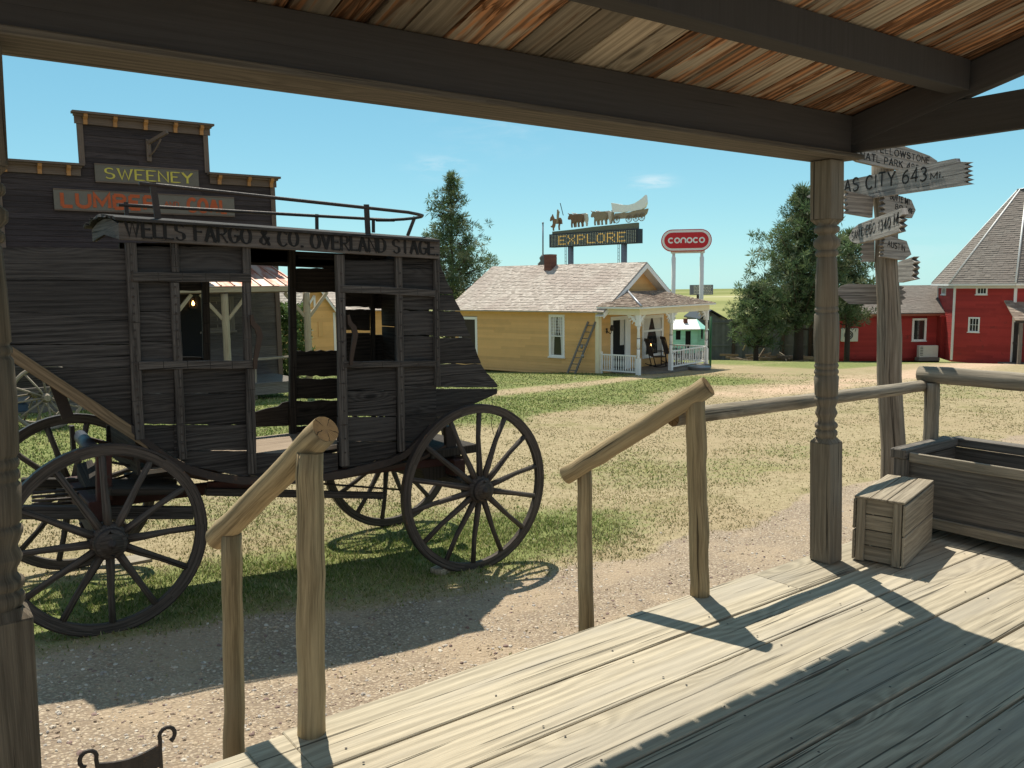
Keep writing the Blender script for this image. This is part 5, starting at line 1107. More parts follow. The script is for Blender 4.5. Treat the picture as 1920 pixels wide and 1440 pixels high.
q = at_pl(1234, 690, WF.p(0, 0, .62), WF.N); rocker('dark slatted rocking chair in front of the lamp-lit porch window', (q.x, q.y, pz), -l*.6+uu*.75)
q = at_pl(1263, 688, WF.p(0, 0, .55), WF.N); rocker('dark rocking chair half hidden behind the middle porch column', (q.x, q.y, pz), -l*.6+uu*.75)
q = WF.p(4.45, 0, 2.1); gq = gz(q.x, q.y); t = thing('wash_tub', 'grey galvanised wash tub in front of the white porch railing', 'tub', (q.x, q.y, gq))
mb = MB(); mb.lathe((q.x, q.y, z0-.42), [(0, .40), (.40, .48), (.43, .50), (.44, .47), (.41, .45), (.34, .44), (.33, .01)], 20); mb.build('tub', 'zinc', t)
q2 = WF.px(1101, 601); a = WS.p(WS.px(1078, 700)[0], z0-.06, .55); b = WS.p(WS.px(1104, 603)[0], WS.px(1104, 603)[1], .04); wv = l*-.36
t = thing('ladder', 'grey wooden ladder leaning against the yellow house wall', 'ladder', (a.x, a.y, a.z))
for o in (V(), wv):
    mb = MB(); mb.board(a+o, b+o*.95, .075, .045, l); mb.build('ladder_rail', 'ladder_grey', t)
for i in range(8):
    mb = MB(); mb.tube([a.lerp(b, (i+.7)/8.3), a.lerp(b, (i+.7)/8.3)+wv*.97], .017, 6); mb.build('rung', 'ladder_grey', t)
for f, o, lab in ((.57, .35, 'small paint pail hanging under an upper ladder rung'), (.40, .95, 'small paint pail hanging low beside the ladder')):
    p = a.lerp(b, f)+wv*o; mb = MB(); mb.lathe(p-Z1*.16, [(0, .05), (.12, .06), (.125, .055)], 10); mb.tube([p-Z1*.05+wv*.15, p+Z1*.02, p-Z1*.05-wv*.15], .006, 5); one('paint_pail', mb, 'zinc', lab, 'pail', 'paint pails on the ladder')
p = WF.p(HW+.35, 0, 1.7); mb = MB(); mb.tube([V((p.x, p.y, z0-.5)), V((p.x, p.y, z0+2.0))], .05, 8); one('green_post', mb, 'green_pipe', 'slim dark green metal post beside the right porch column', 'post')
# ------------------------------------------------------------------ small yellow house seen through the coach
K2 = at_d(632, 690, 42.0); z2 = K2.z; u2 = V((math.cos(math.radians(2)), -math.sin(math.radians(2)), 0)); l2 = V((u2.y*-1, u2.x, 0))
W2 = Wall(K2, u2, -l2); cw = W2.px
h2 = thing('yellow_house', 'smaller yellow gabled house seen through the stagecoach door opening', 'house', K2+l2*3)
uL = cw(553, 650)[0]; zE2 = cw(632, 582)[1]; zA2 = cw(600, 528)[1]; um = (uL)/2
mb = MB(); siding(mb, W2, uL, 0, z2-.1, zE2, .2, .012); s2 = (zA2-zE2)/(-um)
siding(mb, W2, uL, 0, zE2, zA2, .2, .012, (), lambda z: (uL+(z-zE2)/s2, -(z-zE2)/s2)); mb.prism([W2.p(uL, z2-.2, -.02), W2.p(0, z2-.2, -.02), W2.p(0, zE2, -.02), W2.p(um, zA2-.05, -.02), W2.p(uL, zE2, -.02)], l2*7); mb.build('house_wall', 'yellow_wall', h2)
for sg in (-1, 1):
    e0 = W2.p(.25 if sg > 0 else uL-.25, zE2-.25*s2, .25); tp = W2.p(um, zA2+.03, .25); D = tp-e0; n = D.length; D.normalize()
    mb = MB(); mb.prism([e0, e0+l2*7.5, e0+l2*7.5+D*n, e0+D*n], Z1*.03, l2); shingles(mb, e0+Z1*.035, l2, D, n, .16, lambda v: (0, 7.5), (.15, .3)); mb.build('roof', 'shake_light', h2)
    mb = MB(); mb.obox(e0-Z1*.17-l2*.02, D*n, l2*.03, Z1*.16); mb.build('barge_board', 'white_paint', h2)
for u in (uL, -.12): mb = MB(); wbox(mb, W2, u, u+.12, z2-.1, zE2-.1, .013, .04); mb.build('corner_board', 'white_paint', h2)
a, b, c = W2.p(um-.5, zE2+.02, .05), W2.p(um+.0, zE2+.02, .05), W2.p(um+.0, zE2+.75, .05); mb = MB()
for p, q in ((a, b), (b, c), (c, a)): mb.board(p, q, .10, .03, Z1 if abs((q-p).z) < .1 else u2)
mb.build('gable_ornament', 'white_paint', h2)
mb = MB(); wbox(mb, W2, um+.15, um+.38, z2+1.6, z2+2.35, .018, .05); mb.build('wall_panel', 'yellow_wall', h2)
W2b = Wall(K2+l2*.6, u2, -l2)                                      # lower wing with its eave to the right
mb = MB(); siding(mb, W2b, .02, 4.3, z2-.1, zE2-.02, .2, .012); mb.obox(W2b.p(.02, z2-.2, -.02), u2*4.26, l2*4, Z1*(zE2-z2+.15)); mb.build('wing_wall', 'yellow_wall', h2)
e0 = W2b.p(.0, zE2-.1, .3); D = (l2*2.4+Z1*1.25); n = D.length; D.normalize(); mb = MB(); mb.prism([e0, e0+u2*4.6, e0+u2*4.6+D*n, e0+D*n], Z1*.03, u2); shingles(mb, e0+Z1*.035, u2, D, n, .16, lambda v: (0, 4.6), (.15, .3)); mb.build('wing_roof', 'shake_light', h2)
# pale fence rail before it
# ------------------------------------------------------------------ red shed left of it, bush
K3 = at_d(512, 690, 48.0); u3 = RT.copy(); u3.z = 0; u3.normalize(); l3 = V((-u3.y, u3.x, 0)); W3 = Wall(K3, u3, -l3)
h3 = thing('red_shed', 'small red building with pale roof seen beside the store corner', 'shed', K3+l3*2)
zE3 = W3.px(525, 574)[1]; mb = MB(); siding(mb, W3, -2.5, 1.5, K3.z-.3, zE3, .2, .012); mb.obox(W3.p(-2.5, K3.z-.4, -.10), u3*4, l3*5, Z1*(zE3-K3.z+.3)); mb.build('wall', 'red_wall', h3)
e0 = W3.p(-2.7, zE3-.05, .3); D = (l3*2.8+Z1*1.35); n = D.length; D.normalize(); mb = MB(); mb.prism([e0, e0+u3*4.5, e0+u3*4.5+D*n, e0+D*n], Z1*.03, u3); shingles(mb, e0+Z1*.035, u3, D, n, .2, lambda v: (0, 4.5), (.2, .4)); mb.build('roof', 'barn_shingle', h3)
(a, zb), (b, zt) = W3.px(517, 612), W3.px(528, 573); window(h3, W3, a, b, zb, zt-.1, 1, 2, .07)

# ------------------------------------------------------------------ trees
def crown_mesh(name, pts, size, n, pal, seed, parent, spread=1.0, thin=.10):
    """needle tufts: n thin blades at each point"""
    r = np.random.default_rng(seed); P = np.array(pts); N = len(P); sz = size*r.uniform(.65, 1.3, N)
    d = r.normal(size=(N, n, 3)); d[:, :, 2] += .35*spread; d /= np.linalg.norm(d, axis=2, keepdims=True)
    o = r.normal(size=(N, n, 3)); o -= d*(o*d).sum(2, keepdims=True); o /= np.linalg.norm(o, axis=2, keepdims=True)
    b = P[:, None, :]+d*sz[:, None, None]*.08; L = sz[:, None, None]*r.uniform(.6, 1.1, (N, n, 1)); wv = sz[:, None, None]*thin
    tri = np.stack([b-o*wv*.4, b+d*L*.55+o*wv, b+d*L], 2).reshape(-1, 3, 3)
    tc = np.array(pal)[r.integers(0, len(pal), N)]*r.uniform(.75, 1.2, (N, 1)); col = np.repeat(tc, n, 0)*r.uniform(.85, 1.15, (N*n, 1))
    return tri_mesh(name, tri, col, 'leaf', parent)
def pine(label, base, H, prof, ntier, seed, lean=0, trunk=.16, tuft=.34, dens=1.0, bare=.1, upturn=.5, group=None, side=None, nb=26):
    """prof: list of (height fraction, crown radius m)"""
    rr = random.Random(seed); b = V(base); t = thing('pine_tree', label, 'tree', b, group); tips = []
    mb = MB(); ax = lambda f: b+V((lean*f, lean*f*.4, H*f))
    mb.tube([ax(f)-V((0, 0, .3 if f == 0 else 0)) for f in (0, .15, .3, .5, .7, .88, 1)], [trunk*q for q in (1.15, 1, .85, .6, .38, .18, .05)], 9); tr = mb.build('trunk', 'bark', t)
    lim = MB(); fr = [p[0] for p in prof]; rad = [p[1] for p in prof]
    for i in range(ntier):
        f = bare+(1-bare)*(i/ntier)**.92; R = float(np.interp(f, fr, rad)); k = rr.randint(4, 6)
        for j in range(k):
            a = rr.uniform(0, 6.283); Rj = R*rr.uniform(.5, 1.14)
            if side: Rj *= 1+side[1]*math.cos(a-side[0])
            if Rj < .12: continue
            d = V((math.cos(a), math.sin(a), 0)); p0 = ax(f); rise = upturn*rr.uniform(.5, 1.3)
            pts = [p0+d*Rj*s+Z1*(Rj*rise*s*s+(-.08*Rj*math.sin(s*3.1))) for s in (0, .35, .7, 1)]
            lim.tube(pts, [max(.012, trunk*.26*(1-f*.7)), .03*(1-f*.4)+.008, .016, .007], 5, False)
            m = max(2, int(Rj*4.6*dens))
            for q in range(m):
                s = 1-(rr.random()**1.25)*.78; i0 = min(2, int(s*3)); c = pts[i0].lerp(pts[i0+1], s*3-i0 if i0 < 2 else (s-.7)/.3 if s > .7 else 0)
                sp = .12+.18*Rj*(1.1-s*.6); tips.append(tuple(c+V((rr.gauss(0, sp), rr.gauss(0, sp), rr.gauss(.06, sp*.55)))))
    for q in range(14): tips.append(tuple(ax(rr.uniform(.9, 1.0))+V((rr.gauss(0, .1), rr.gauss(0, .1), 0))))
    lim.build('limbs', 'bark', tr)
    crown_mesh('crown', tips, tuft, nb, [(.095, .15, .065), (.13, .19, .08), (.07, .115, .055), (.165, .22, .095), (.22, .25, .14)], seed, t); return t
p = at_d(851, 655, 46.0); p.z = gz(p.x, p.y); top = at_d(850, 333, 46.0)
pine('tall pointed pine tree standing behind the left end of the larger yellow house', p, top.z-p.z, [(0, .6), (.2, 2.3), (.42, 2.3), (.6, 1.75), (.8, .95), (.93, .42), (1, .08)], 38, 23, .0, .16, .34, .95, .15, .5, nb=22)
p = at_d(1497, 658, 47.0); p.z = gz(p.x, p.y)-.1; top = at_d(1491, 360, 47.0)
pine('broad dark pine tree in front of the grey fence, largest of the group', p, top.z-p.z, [(0, 1.3), (.14, 2.4), (.3, 3.1), (.5, 2.6), (.7, 1.75), (.86, .95), (1, .12)], 46, 8, .0, .26, .38, .95, .2, .6, nb=22)
p = at_d(1418, 654, 45.5); p.z = gz(p.x, p.y)-.05; top = at_d(1396, 534, 45.5)
pine('small rounded pine tree to the left of the broad dark pine', p, top.z-p.z, [(0, .6), (.25, 1.35), (.55, 1.5), (.8, 1.0), (1, .25)], 17, 12, -.3, .13, .32, 1.1, .2, .6)
p = at_d(1588, 662, 47.5); p.z = gz(p.x, p.y)-.1; top = at_d(1586, 436, 47.5)
pine('bushy pine tree mostly hidden behind the turned porch post', p, top.z-p.z, [(0, .8), (.2, 1.4), (.5, 1.25), (.8, .8), (1, .15)], 26, 15, .0, .15, .36, 1.0, .3, .7)
bp = at_d(537, 705, 30.0); bp.z = gz(bp.x, bp.y); t = thing('bush', 'rounded green leafy bush beside the corner of the store', 'bush', bp)
mb = MB(); r = random.Random(3); pts = []
for i in range(9):
    d = V((r.gauss(0, .5), r.gauss(0, .5), 0)); q = bp+d+Z1*r.uniform(1.2, 2.2); mb.tube([bp, bp+d*.5+Z1*.7, q], [.03, .02, .008], 5, False)
for i in range(950):
    f = r.random()**.7; a = r.uniform(0, 6.28); R = 1.0*math.sin(min(1, .18+f*.95)*2.6)**.6*r.random()**.4; pts.append((bp.x+R*math.cos(a), bp.y+R*math.sin(a), bp.z+.1+f*2.5+r.gauss(0, .08)))
mb.build('stem', 'bark', t); crown_mesh('foliage', pts, .17, 9, [(.09, .14, .04), (.13, .19, .055), (.07, .11, .03), (.18, .24, .09)], 44, t, 1, .3)

# ------------------------------------------------------------------ far plank fence
FA, FB = at_d(1150, 655, 56.0), at_d(1760, 668, 54.0); fu = (FB-FA); fu.z = 0; FL = fu.length; fu.normalize(); fn = V((fu.y, -fu.x, 0))
t = thing('plank_fence', 'long grey plank fence with dark posts behind the pine trees', 'fence', FA)
mb = MB(); x = 0; ztop = at_d(1380, 598, 55.3).z
while x < FL:
    wv = random.uniform(.14, .2); zb = gz(*(FA+fu*x).xy); mb.obox(V((FA.x, FA.y, zb-.1))+fu*x, fu*(wv+.01)+fn*.012, fn*-.02, Z1*(ztop-zb+.1+random.uniform(-.02, .01)), Z1); x += wv
mb.build('boards', 'fence_wood', t)
mb = MB()
for z in (ztop-.25, ztop-1.75): mb.obox(V((FA.x, FA.y, z))+fn*.003, fu*FL, fn*.05, Z1*.1)
mb.build('rail', 'fence_wood', t)
for px in (1372, 1464, 1515, 1285, 1560):
    s = (at_pl(px, 630, FA, fn)-FA).dot(fu); mb = MB(); zb = gz(*(FA+fu*s).xy); mb.obox(V((FA.x, FA.y, zb-.1))+fu*s+fn*.055, fu*.2, fn*.16, Z1*(ztop-zb+.02)); mb.build('fence_post', 'bark', t)
# dark shed roof peeping over the fence
a = at_d(1318, 600, 60); t = thing('barn', 'low dark roofed barn peeping over the grey fence behind the white porch', 'barn', (a.x, a.y, -3)); Wb = Wall(a, u3, -l3)
P = [Wb.px(x, y) for x, y in ((1310, 600), (1333, 583), (1362, 600))]; mb = MB(); mb.prism([Wb.p(P[0][0], -3.2), Wb.p(P[2][0], -3.2), Wb.p(P[2][0]-.2, P[2][1]), Wb.p(P[1][0], P[1][1]-.06), Wb.p(P[0][0]+.2, P[0][1])], l3*5); mb.build('wall', 'fence_wood', t)
mb = MB()
for i in (0, 1): p, q = Wb.p(*P[i], .3), Wb.p(*P[i+1], .3); mb.obox(p, q-p, l3*5.5, Z1*.10)
mb.build('roof', 'ac_dark', t)
# ------------------------------------------------------------------ turquoise cabin
K4 = at_d(1322, 656, 50.0); W4 = Wall(K4, u3, -l3); cw = W4.px; t = thing('cabin', 'small turquoise cabin with white roof seen through the white porch', 'cabin', K4+l3)
uL, zE4 = cw(1256, 618); zA4 = cw(1290, 606)[1]
hl = [(*sorted((cw(1267, 640)[0], cw(1276, 640)[0])), cw(1270, 637)[1], cw(1270, 620)[1]), (*sorted((cw(1285, 640)[0], cw(1295, 640)[0])), K4.z-1, cw(1270, 621)[1])]
uR = cw(1308, 640)[0]
mb = MB(); siding(mb, W4, uL, uR, K4.z-.1, zE4, .12, .012, hl); mb.build('front_wall', 'turquoise', t)
for i, (a, b, c, d) in enumerate(hl): mb = MB(); wbox(mb, W4, a, b, max(c, K4.z), d, -.05, -.04); mb.build('window_opening' if i == 0 else 'doorway', 'dark_inside', t)
dv = (l3*.8+u3*.6).normalized(); W4s = Wall(W4.p(uR, K4.z), dv, u3*.8-l3*.6); mb = MB(); siding(mb, W4s, 0, 1.3, K4.z-.1, zE4+.02, .12, .012, [(.45, .75, K4.z+.7, K4.z+1.15)]); mb.build('side_wall', 'turquoise', t)
mb = MB(); wbox(mb, W4s, .45, .75, K4.z+.7, K4.z+1.15, -.05, -.03); mb.build('window_opening', 'dark_inside', t)
mb = MB(); mb.prism([W4.p(uL, K4.z-.2, -.06), W4.p(uR-.02, K4.z-.2, -.06), W4.p(uR-.02, zE4, -.06), W4.p(uL, zE4, -.06)], l3*1.2); mb.build('cabin_body', 'turquoise', t)
mb = MB(); mb.obox(W4.p(uL-.1, zE4-.02, .25), u3*(uR-uL+.2), l3*1.1+Z1*.52, Z1*.05); mb.build('roof', 'white_paint', t)
mb = MB(); mb.prism([W4.p(uR+.1, zE4, .2), W4.p(uR+.1, zE4+.55, -.9), W4.p(uR+.9, zE4-.12, -1.0)], V((0, 0, .04))); mb.build('roof', 'turquoise', t)
mb = MB(); c = W4.p(lerp(uL, uR, .55), zE4+.2, -.4); mb.obox(c, u3*.22, l3*.22, Z1*.42); mb.build('chimney', 'brick', t)

# ------------------------------------------------------------------ scrap pile
s0 = at_d(1425, 655, 48.0); t = thing('scrap_pile', 'low pile of old boards with a broken bent frame below the pines', 'scrap pile', (s0.x, s0.y, gz(s0.x, s0.y))); r = random.Random(6); mb = MB()
for i in range(34):
    c = V((s0.x, s0.y, gz(s0.x, s0.y)+r.uniform(.02, .3)))+u3*r.gauss(.6, 1.1)+l3*r.gauss(0, .5); d = (u3*r.uniform(-1, 1)+l3*r.uniform(-.5, .5)+Z1*r.uniform(-.1, .1)).normalized(); mb.board(c-d*r.uniform(.3, .9), c+d*r.uniform(.3, .9), .12, .05)
mb.build('boards', 'scrap', t)
mb = MB(); q = lambda x, y: at_d(x, y, 47.6); mb.tube([q(1393, 657), q(1400, 641), q(1408, 640), q(1412, 645)], .045, 6); mb.tube([q(1398, 645), q(1424, 644), q(1425, 652)], .04, 6); mb.build('bent_frame', 'pole_light', t)

# ------------------------------------------------------------------ red low building
Z5 = at_d(1700, 667, 51.0); W5 = Wall(Z5, u3, -l3); cw = W5.px; t = thing('red_building', 'low red building with grey shingle roof beside the red barn', 'building', Z5+l3*3); zg = Z5.z
zE5 = cw(1660, 589)[1]; uA5, uB5 = cw(1568, 640)[0], cw(1762, 640)[0]; hw_ = (cw(1709, 637)[0], cw(1736, 637)[0], cw(1720, 639)[1], cw(1720, 597)[1])
mb = MB(); siding(mb, W5, uA5, uB5, zg-.15, zE5, .14, .012, [hw_]); mb.build('front_wall', 'red_wall', t)
mb = MB(); mb.obox(W5.p(uA5+.02, zg-.3, -.10), u3*(uB5-uA5-.04), l3*5, Z1*(zE5-zg+.32)); mb.build('building_body', 'red_wall', t)
window(t, W5, *hw_, 1, 1, .12, sash=False)
zR5 = cw(1700, 537)[1]; e0 = W5.p(uA5-.2, zE5+.02, .35); rise = 1.62; D = l3*2.9+Z1*rise; n = D.length; D.normalize()
mb = MB(); Lr = uB5-uA5+2.6; mb.prism([e0, e0+u3*Lr, e0+u3*Lr+D*n, e0+D*n], Z1*.04, u3); shingles(mb, e0+Z1*.045, u3, D, n, .13, lambda v: (0, Lr), (.2, .4), .012); mb.prism([e0+D*n, e0+u3*Lr+D*n, e0+u3*Lr+D*n+l3*3-Z1*1.5, e0+D*n+l3*3-Z1*1.5], Z1*.04, u3); mb.build('roof', 'barn_shingle', t)
mb = MB(); mb.obox(e0-Z1*.13, u3*Lr, -l3*.03, Z1*.12); mb.build('eave_board', 'red_trim', t)
(a, zb), (b, zt) = cw(1754, 666), cw(1769, 594); mb = MB(); wbox(mb, W5, a, b, zb-.1, zt, .02, .5); wbox(mb, W5, a-.05, b+.05, zt, zt+.09, .02, .55); mb.build('red_duct', 'red_wall', t)
def acunit(label, px0, px1, off, leg=False):
    (a, zb), (b, zt) = cw(*px0), cw(*px1); o = thing('air_conditioner', label, 'air conditioner', W5.p((a+b)/2, zb, off+.15), 'air conditioners of the red building'); mb = MB(); wbox(mb, W5, a, b, zb, zt, off, off+.32); mb.build('casing', 'ac_white', o, .02)
    mb = MB(); c = W5.p(lerp(a, b, .38), (zb+zt)/2, off+.325); R = (zt-zb)*.36
    if not leg:
        mb.poly([c+u3*R*math.cos(i*.3927)+Z1*R*math.sin(i*.3927) for i in range(16)], u3, .5); mb.build('fan_opening', 'ac_dark', o); mb = MB()
        for k in (1, .7, .4): mb.tube([c-l3*.012+u3*R*k*math.cos(i*.3927)+Z1*R*k*math.sin(i*.3927) for i in range(16)], .012, 5, closed=True)
        mb.build('fan_grille', 'ac_white', o)
    else:
        for i in range(6): z = lerp(zb+.12, zt-.1, i/5); wbox(mb, W5, a+.05, a+.22, z, z+.035, off+.32, off+.33)
        mb.build('louvre', 'ac_dark', o); mb = MB(); wbox(mb, W5, a-.06, b+.06, zb-.2, zb-.005, off-.1, off+.42); mb.build('plinth', 'barn_shingle', o)
acunit('white air conditioner with round fan mounted on the red wall', (1575, 640), (1605, 615), .05)
acunit('square beige air conditioner standing on the ground by the red wall', (1711, 668), (1747, 646), .5, True)

# ------------------------------------------------------------------ round red barn (octagon)
S8 = 3.35; R8 = S8/(2*math.sin(math.pi/8)); best = None
def prx(p): d = V(p)-CAM; return 960+FPX*d.dot(RT)/d.dot(FW)
for dd in np.arange(42, 50, .25):
    for pxc in range(1880, 1960, 4):
        c = at_d(pxc, 600, dd)
        for rot in np.arange(0, math.pi/4, .03):
            vs = [c+V((R8*math.cos(rot+k*math.pi/4), R8*math.sin(rot+k*math.pi/4), 0)) for k in range(8)]; xs = sorted((prx(v), (v-CAM).dot(FW)) for v in vs); 
            fr = sorted(prx(v) for v in vs if (v-CAM).dot(FW) < dd+R8*.5)
            if len(fr) < 3: continue
            e = abs(xs[0][0]-1755)+min(abs(x-1788) for x in fr)*1.5+min(abs(x-1898) for x in fr)*1.5+abs(xs[1][0]-1788)*.0
            if best is None or e < best[0]: best = (e, c.copy(), rot)
_, c8, rot8 = best; vk = min((c8+V((R8*math.cos(rot8+k*math.pi/4), R8*math.sin(rot8+k*math.pi/4), 0)) for k in range(8)), key=lambda v: abs(prx(v)-1788)); d8 = (vk-CAM).dot(FW); zg8 = at_d(1788, 669, d8).z; zE8 = at_d(1788, 533, d8).z; t = thing('round_barn', 'eight sided dark red barn with steep grey shingle roof and white trim', 'barn', (c8.x, c8.y, zg8))
vs = [V((c8.x+R8*math.cos(rot8+k*math.pi/4), c8.y+R8*math.sin(rot8+k*math.pi/4), 0)) for k in range(8)]
apex = V((c8.x, c8.y, at_d(1915, 358, (c8-CAM).dot(FW)).z)); Re = R8+.40; Rt = .45
trim = MB()
for k in range(8):
    a, b = vs[k], vs[(k+1) % 8]; U = (b-a).normalized(); N = V((U.y, -U.x, 0)); Wk = Wall(a, U, N)
    mid = (a+b)/2; vis = (CAM-mid).dot(N) > 0; holes = []
    if vis:
        pa, pb = prx(a), prx(b)
        def rect(x0, y0, x1, y1): (q0, r0), (q1, r1) = Wk.px(x0, y0), Wk.px(x1, y1); return (min(q0, q1), max(q0, q1), min(r0, r1), max(r0, r1))
        if min(pa, pb) < 1830 and max(pa, pb) > 1870: holes = [rect(1830, 552, 1853, 527), rect(1815, 622, 1838, 595)]
        elif max(pa, pb) < 1800: holes = [rect(1766, 552, 1775, 530)]
    mb = MB(); siding(mb, Wk, 0, S8, zg8-.3, zE8, .125, .012, holes); mb.build('wall', 'red_wall', t)
    for h in holes: window(t, Wk, *h, 3 if h[1]-h[0] > .3 else 1, 2, .085, sash=False)
    mb = MB(); e0, e1 = [V((c8.x+Re*math.cos(rot8+q*math.pi/4), c8.y+Re*math.sin(rot8+q*math.pi/4), zE8+.02)) for q in (k, k+1)]; t0, t1 = [V((c8.x+Rt*math.cos(rot8+q*math.pi/4), c8.y+Rt*math.sin(rot8+q*math.pi/4), apex.z)) for q in (k, k+1)]
    slope(e0, e1, t1, t0, (.2, .42), .15, 'barn_shingle').build('roof', 'barn_shingle', t)
    trim.tube([e0+Z1*.03, t0+Z1*.03], .05, 6); trim.obox(e0-Z1*.10, e1-e0, N*.03, Z1*.10)
    wbox(trim, Wk, -.07, .07, zg8-.2, zE8-.24, .014, .035); wbox(trim, Wk, S8-.07, S8+.07, zg8-.2, zE8-.24, .0145, .034); wbox(trim, Wk, -.03, S8+.03, zE8-.24, zE8-.02, .014, .05)
trim.build('white_trim', 'white_paint', t)
mb = MB(); mb.prism([v+Z1*(zg8-.3)+(V((c8.x, c8.y, 0))-v)*.02 for v in vs], Z1*(zE8-zg8+.2)); mb.build('barn_core', 'red_wall', t)
mb = MB(); mb.lathe((c8.x, c8.y, apex.z-.02), [(0, Rt+.12), (.06, Rt+.1), (.1, .1)], 8); mb.tube([apex, apex+Z1*.7], .02, 5); mb.build('roof_cap', 'zinc', t)
# canopy over the barn door
q = lambda x, y, d=None: at_d(x, y, d or d8-2.2)
for k in range(8):
    a, b = vs[k], vs[(k+1) % 8]; pa, pb = prx(a), prx(b); U = (b-a).normalized(); N = V((U.y, -U.x, 0))
    if (CAM-(a+b)/2).dot(N) > 0 and abs(min(pa, pb)-1898) < 30:
        Wk = Wall(a, U, N); zc = q(1845, 597).z; zt = q(1900, 573).z; mb = MB(); e0 = Wk.p(-.5, zc, 1.6); D = -N*1.75+Z1*(zt-zc+.3); n = D.length; D.normalize(); mb.prism([e0, e0+U*4.4, e0+U*4.4+D*n, e0+D*n], Z1*-.05); shingles(mb, e0, U, D, n, .15, lambda v: (0, 4.4), (.15, .3)); mb.build('canopy_roof', 'shake_brown', t)
        mb = MB(); mb.obox(Wk.p(-.4, zc-.17, 1.4), U*4.2, N*.12, Z1*.13); mb.build('canopy_beam', 'coach_wood', t)
        for u in (-.15, 2.6):
            mb = MB(); mb.obox(Wk.p(u-.08, zg8-.3, 1.4), U*.17, N*.15, Z1*(zc-zg8+.14), Z1); mb.build('canopy_post', 'trough_wood', t)
        mb = MB(); mb.obox(Wk.p(.0, zg8-.1, .05), N*1.2, U*.05, Z1*(zc-zg8-.1), Z1); mb.obox(Wk.p(-.02, zg8+.9, .05), N*1.2, U*.09, Z1*.12); mb.build('plank_gate', 'coach_wood', t)
        mb = MB(); wbox(mb, Wk, .75, .9, zg8, zc-.1, .015, .06); wbox(mb, Wk, 1.85, 2.0, zg8, zc-.1, .015, .06); wbox(mb, Wk, .9, 1.85, zc-.25, zc-.1, .015, .06); df = mb.build('door_frame', 'white_paint', t); mb = MB(); wbox(mb, Wk, .9, 1.85, zg8, zc-.26, .015, .02); mb.build('door', 'glass', df)
        mb = MB(); mb.obox(Wk.p(-.7, zg8-.3, .02), U*4, N*2.2, Z1*.22); mb.build('door_slab', 'trough_wood', t)

# ------------------------------------------------------------------ roadside signs behind the house
D6 = 118.0; a, b = at_d(1030, 465, D6+6), at_d(1196, 455, D6-5); uS = (b-a); uS.z = 0; wS = uS.length; uS.normalize(); nS = V((uS.y, -uS.x, 0)); WL = Wall(a, uS, nS); zl = (a.z+b.z)/2
t = thing('message_sign', 'tall electric message sign of amber dots reading EXPLORE topped by a painted ox wagon train', 'sign', (a.x, a.y, gz(a.x, a.y)))
hS = 1.92; mb = MB(); wbox(mb, WL, 0, wS, zl, zl+hS, -1.1, 0); mb.build('sign_cabinet', 'navy', t)
F5 = {'E': '1111110000100001111010000100001 1111'.replace(' ', ''), 'X': '10001100010101000100010101000110001', 'P': '11110100011000111110100001000010000', 'L': '10000100001000010000100001000011111', 'O': '01110100011000110001100011000101110', 'R': '11110100011000111110101001001010001'}
nC, nR = 52, 9; lit = set()
for i, ch in enumerate('EXPLORE'):
    for rr_ in range(7):
        for cc_ in range(5):
            if F5[ch][rr_*5+cc_] == '1': lit.add((5+i*6+cc_, 1+rr_))
ml, mu = MB(), MB()
for c_ in range(nC):
    for r_ in range(nR):
        u = .25+(c_+.5)*(wS-.5)/nC; z = zl+hS-.12-(r_+.5)*(hS-.24)/nR; on = (c_, r_) in lit; s = .075 if on else .05; (ml if on else mu).poly([WL.p(u-s, z-s, .01), WL.p(u+s, z-s, .01), WL.p(u+s, z+s, .01), WL.p(u-s, z+s, .01)], uS)
tag(ml.build('lit_lamps', 'amber', t), kind='stuff'); tag(mu.build('unlit_lamps', 'dot_pale', t), kind='stuff')
for px in (1066, 1166):
    u = WL.px(px, 480)[0]; mb = MB(); q = WL.p(u, 0, -.5); mb.tube([V((q.x, q.y, gz(q.x, q.y)-.3)), V((q.x, q.y, zl+.05))], .42, 10); po_ = mb.build('sign_pole', 'steel_pole', t)
    mb = MB()
    for s in (-.75, -.5): mb.tube([WL.p(u+s, zl-3.2, -.1), WL.p(u+s, zl, -.1)], .04, 5)
    for i in range(6): mb.tube([WL.p(u-.75, zl-3.1+i*.5, -.1), WL.p(u-.5, zl-3.1+i*.5, -.1)], .03, 5)
    mb.obox(WL.p(u-.3, zl-3.3, -.2), uS*2.3, nS*.5, Z1*.08); mb.build('ladder', 'steel_pole', po_)
mb = MB(); zt = zl+hS; base_pts = [(.4, 0), (wS-.3, 0), (wS-.3, .82), (wS*.75, .74), (wS*.5, .66), (wS*.3, .5), (.4, .38)]; mb.prism([WL.p(u, zt+z+.005, -.2) for u, z in base_pts], -nS*.5); mb.build('ground_strip', 'green_turf', t)
def cut(name, pts, u, z, sx, sz, m, o=-.35, th=.18, par=t): mb = MB(); mb.prism([WL.p(u+x*sx, zt+z+y*sz, o) for x, y in pts], -nS*th); return mb.build(name, m, par)
HORSE = [(0, .72), (.05, .95), (.2, 1.08), (.24, 1.18), (.29, 1.06), (.42, .84), (.9, .78), (1.02, .7), (1.16, .42), (1.12, .72), (1.03, .86), (.95, .9), (.86, .84), (.98, .5), (.9, .25), (.92, 0), (.84, 0), (.8, .28), (.84, .45), (.7, .52), (.5, .48), (.46, .3), (.36, .16), (.3, .22), (.38, .34), (.38, .48), (.34, .22), (.36, -.02), (.28, -.02), (.25, .3), (.16, .22), (.06, .3), (.1, .36), (.18, .32), (.28, .52), (.26, .7), (.18, .8), (.06, .68)]
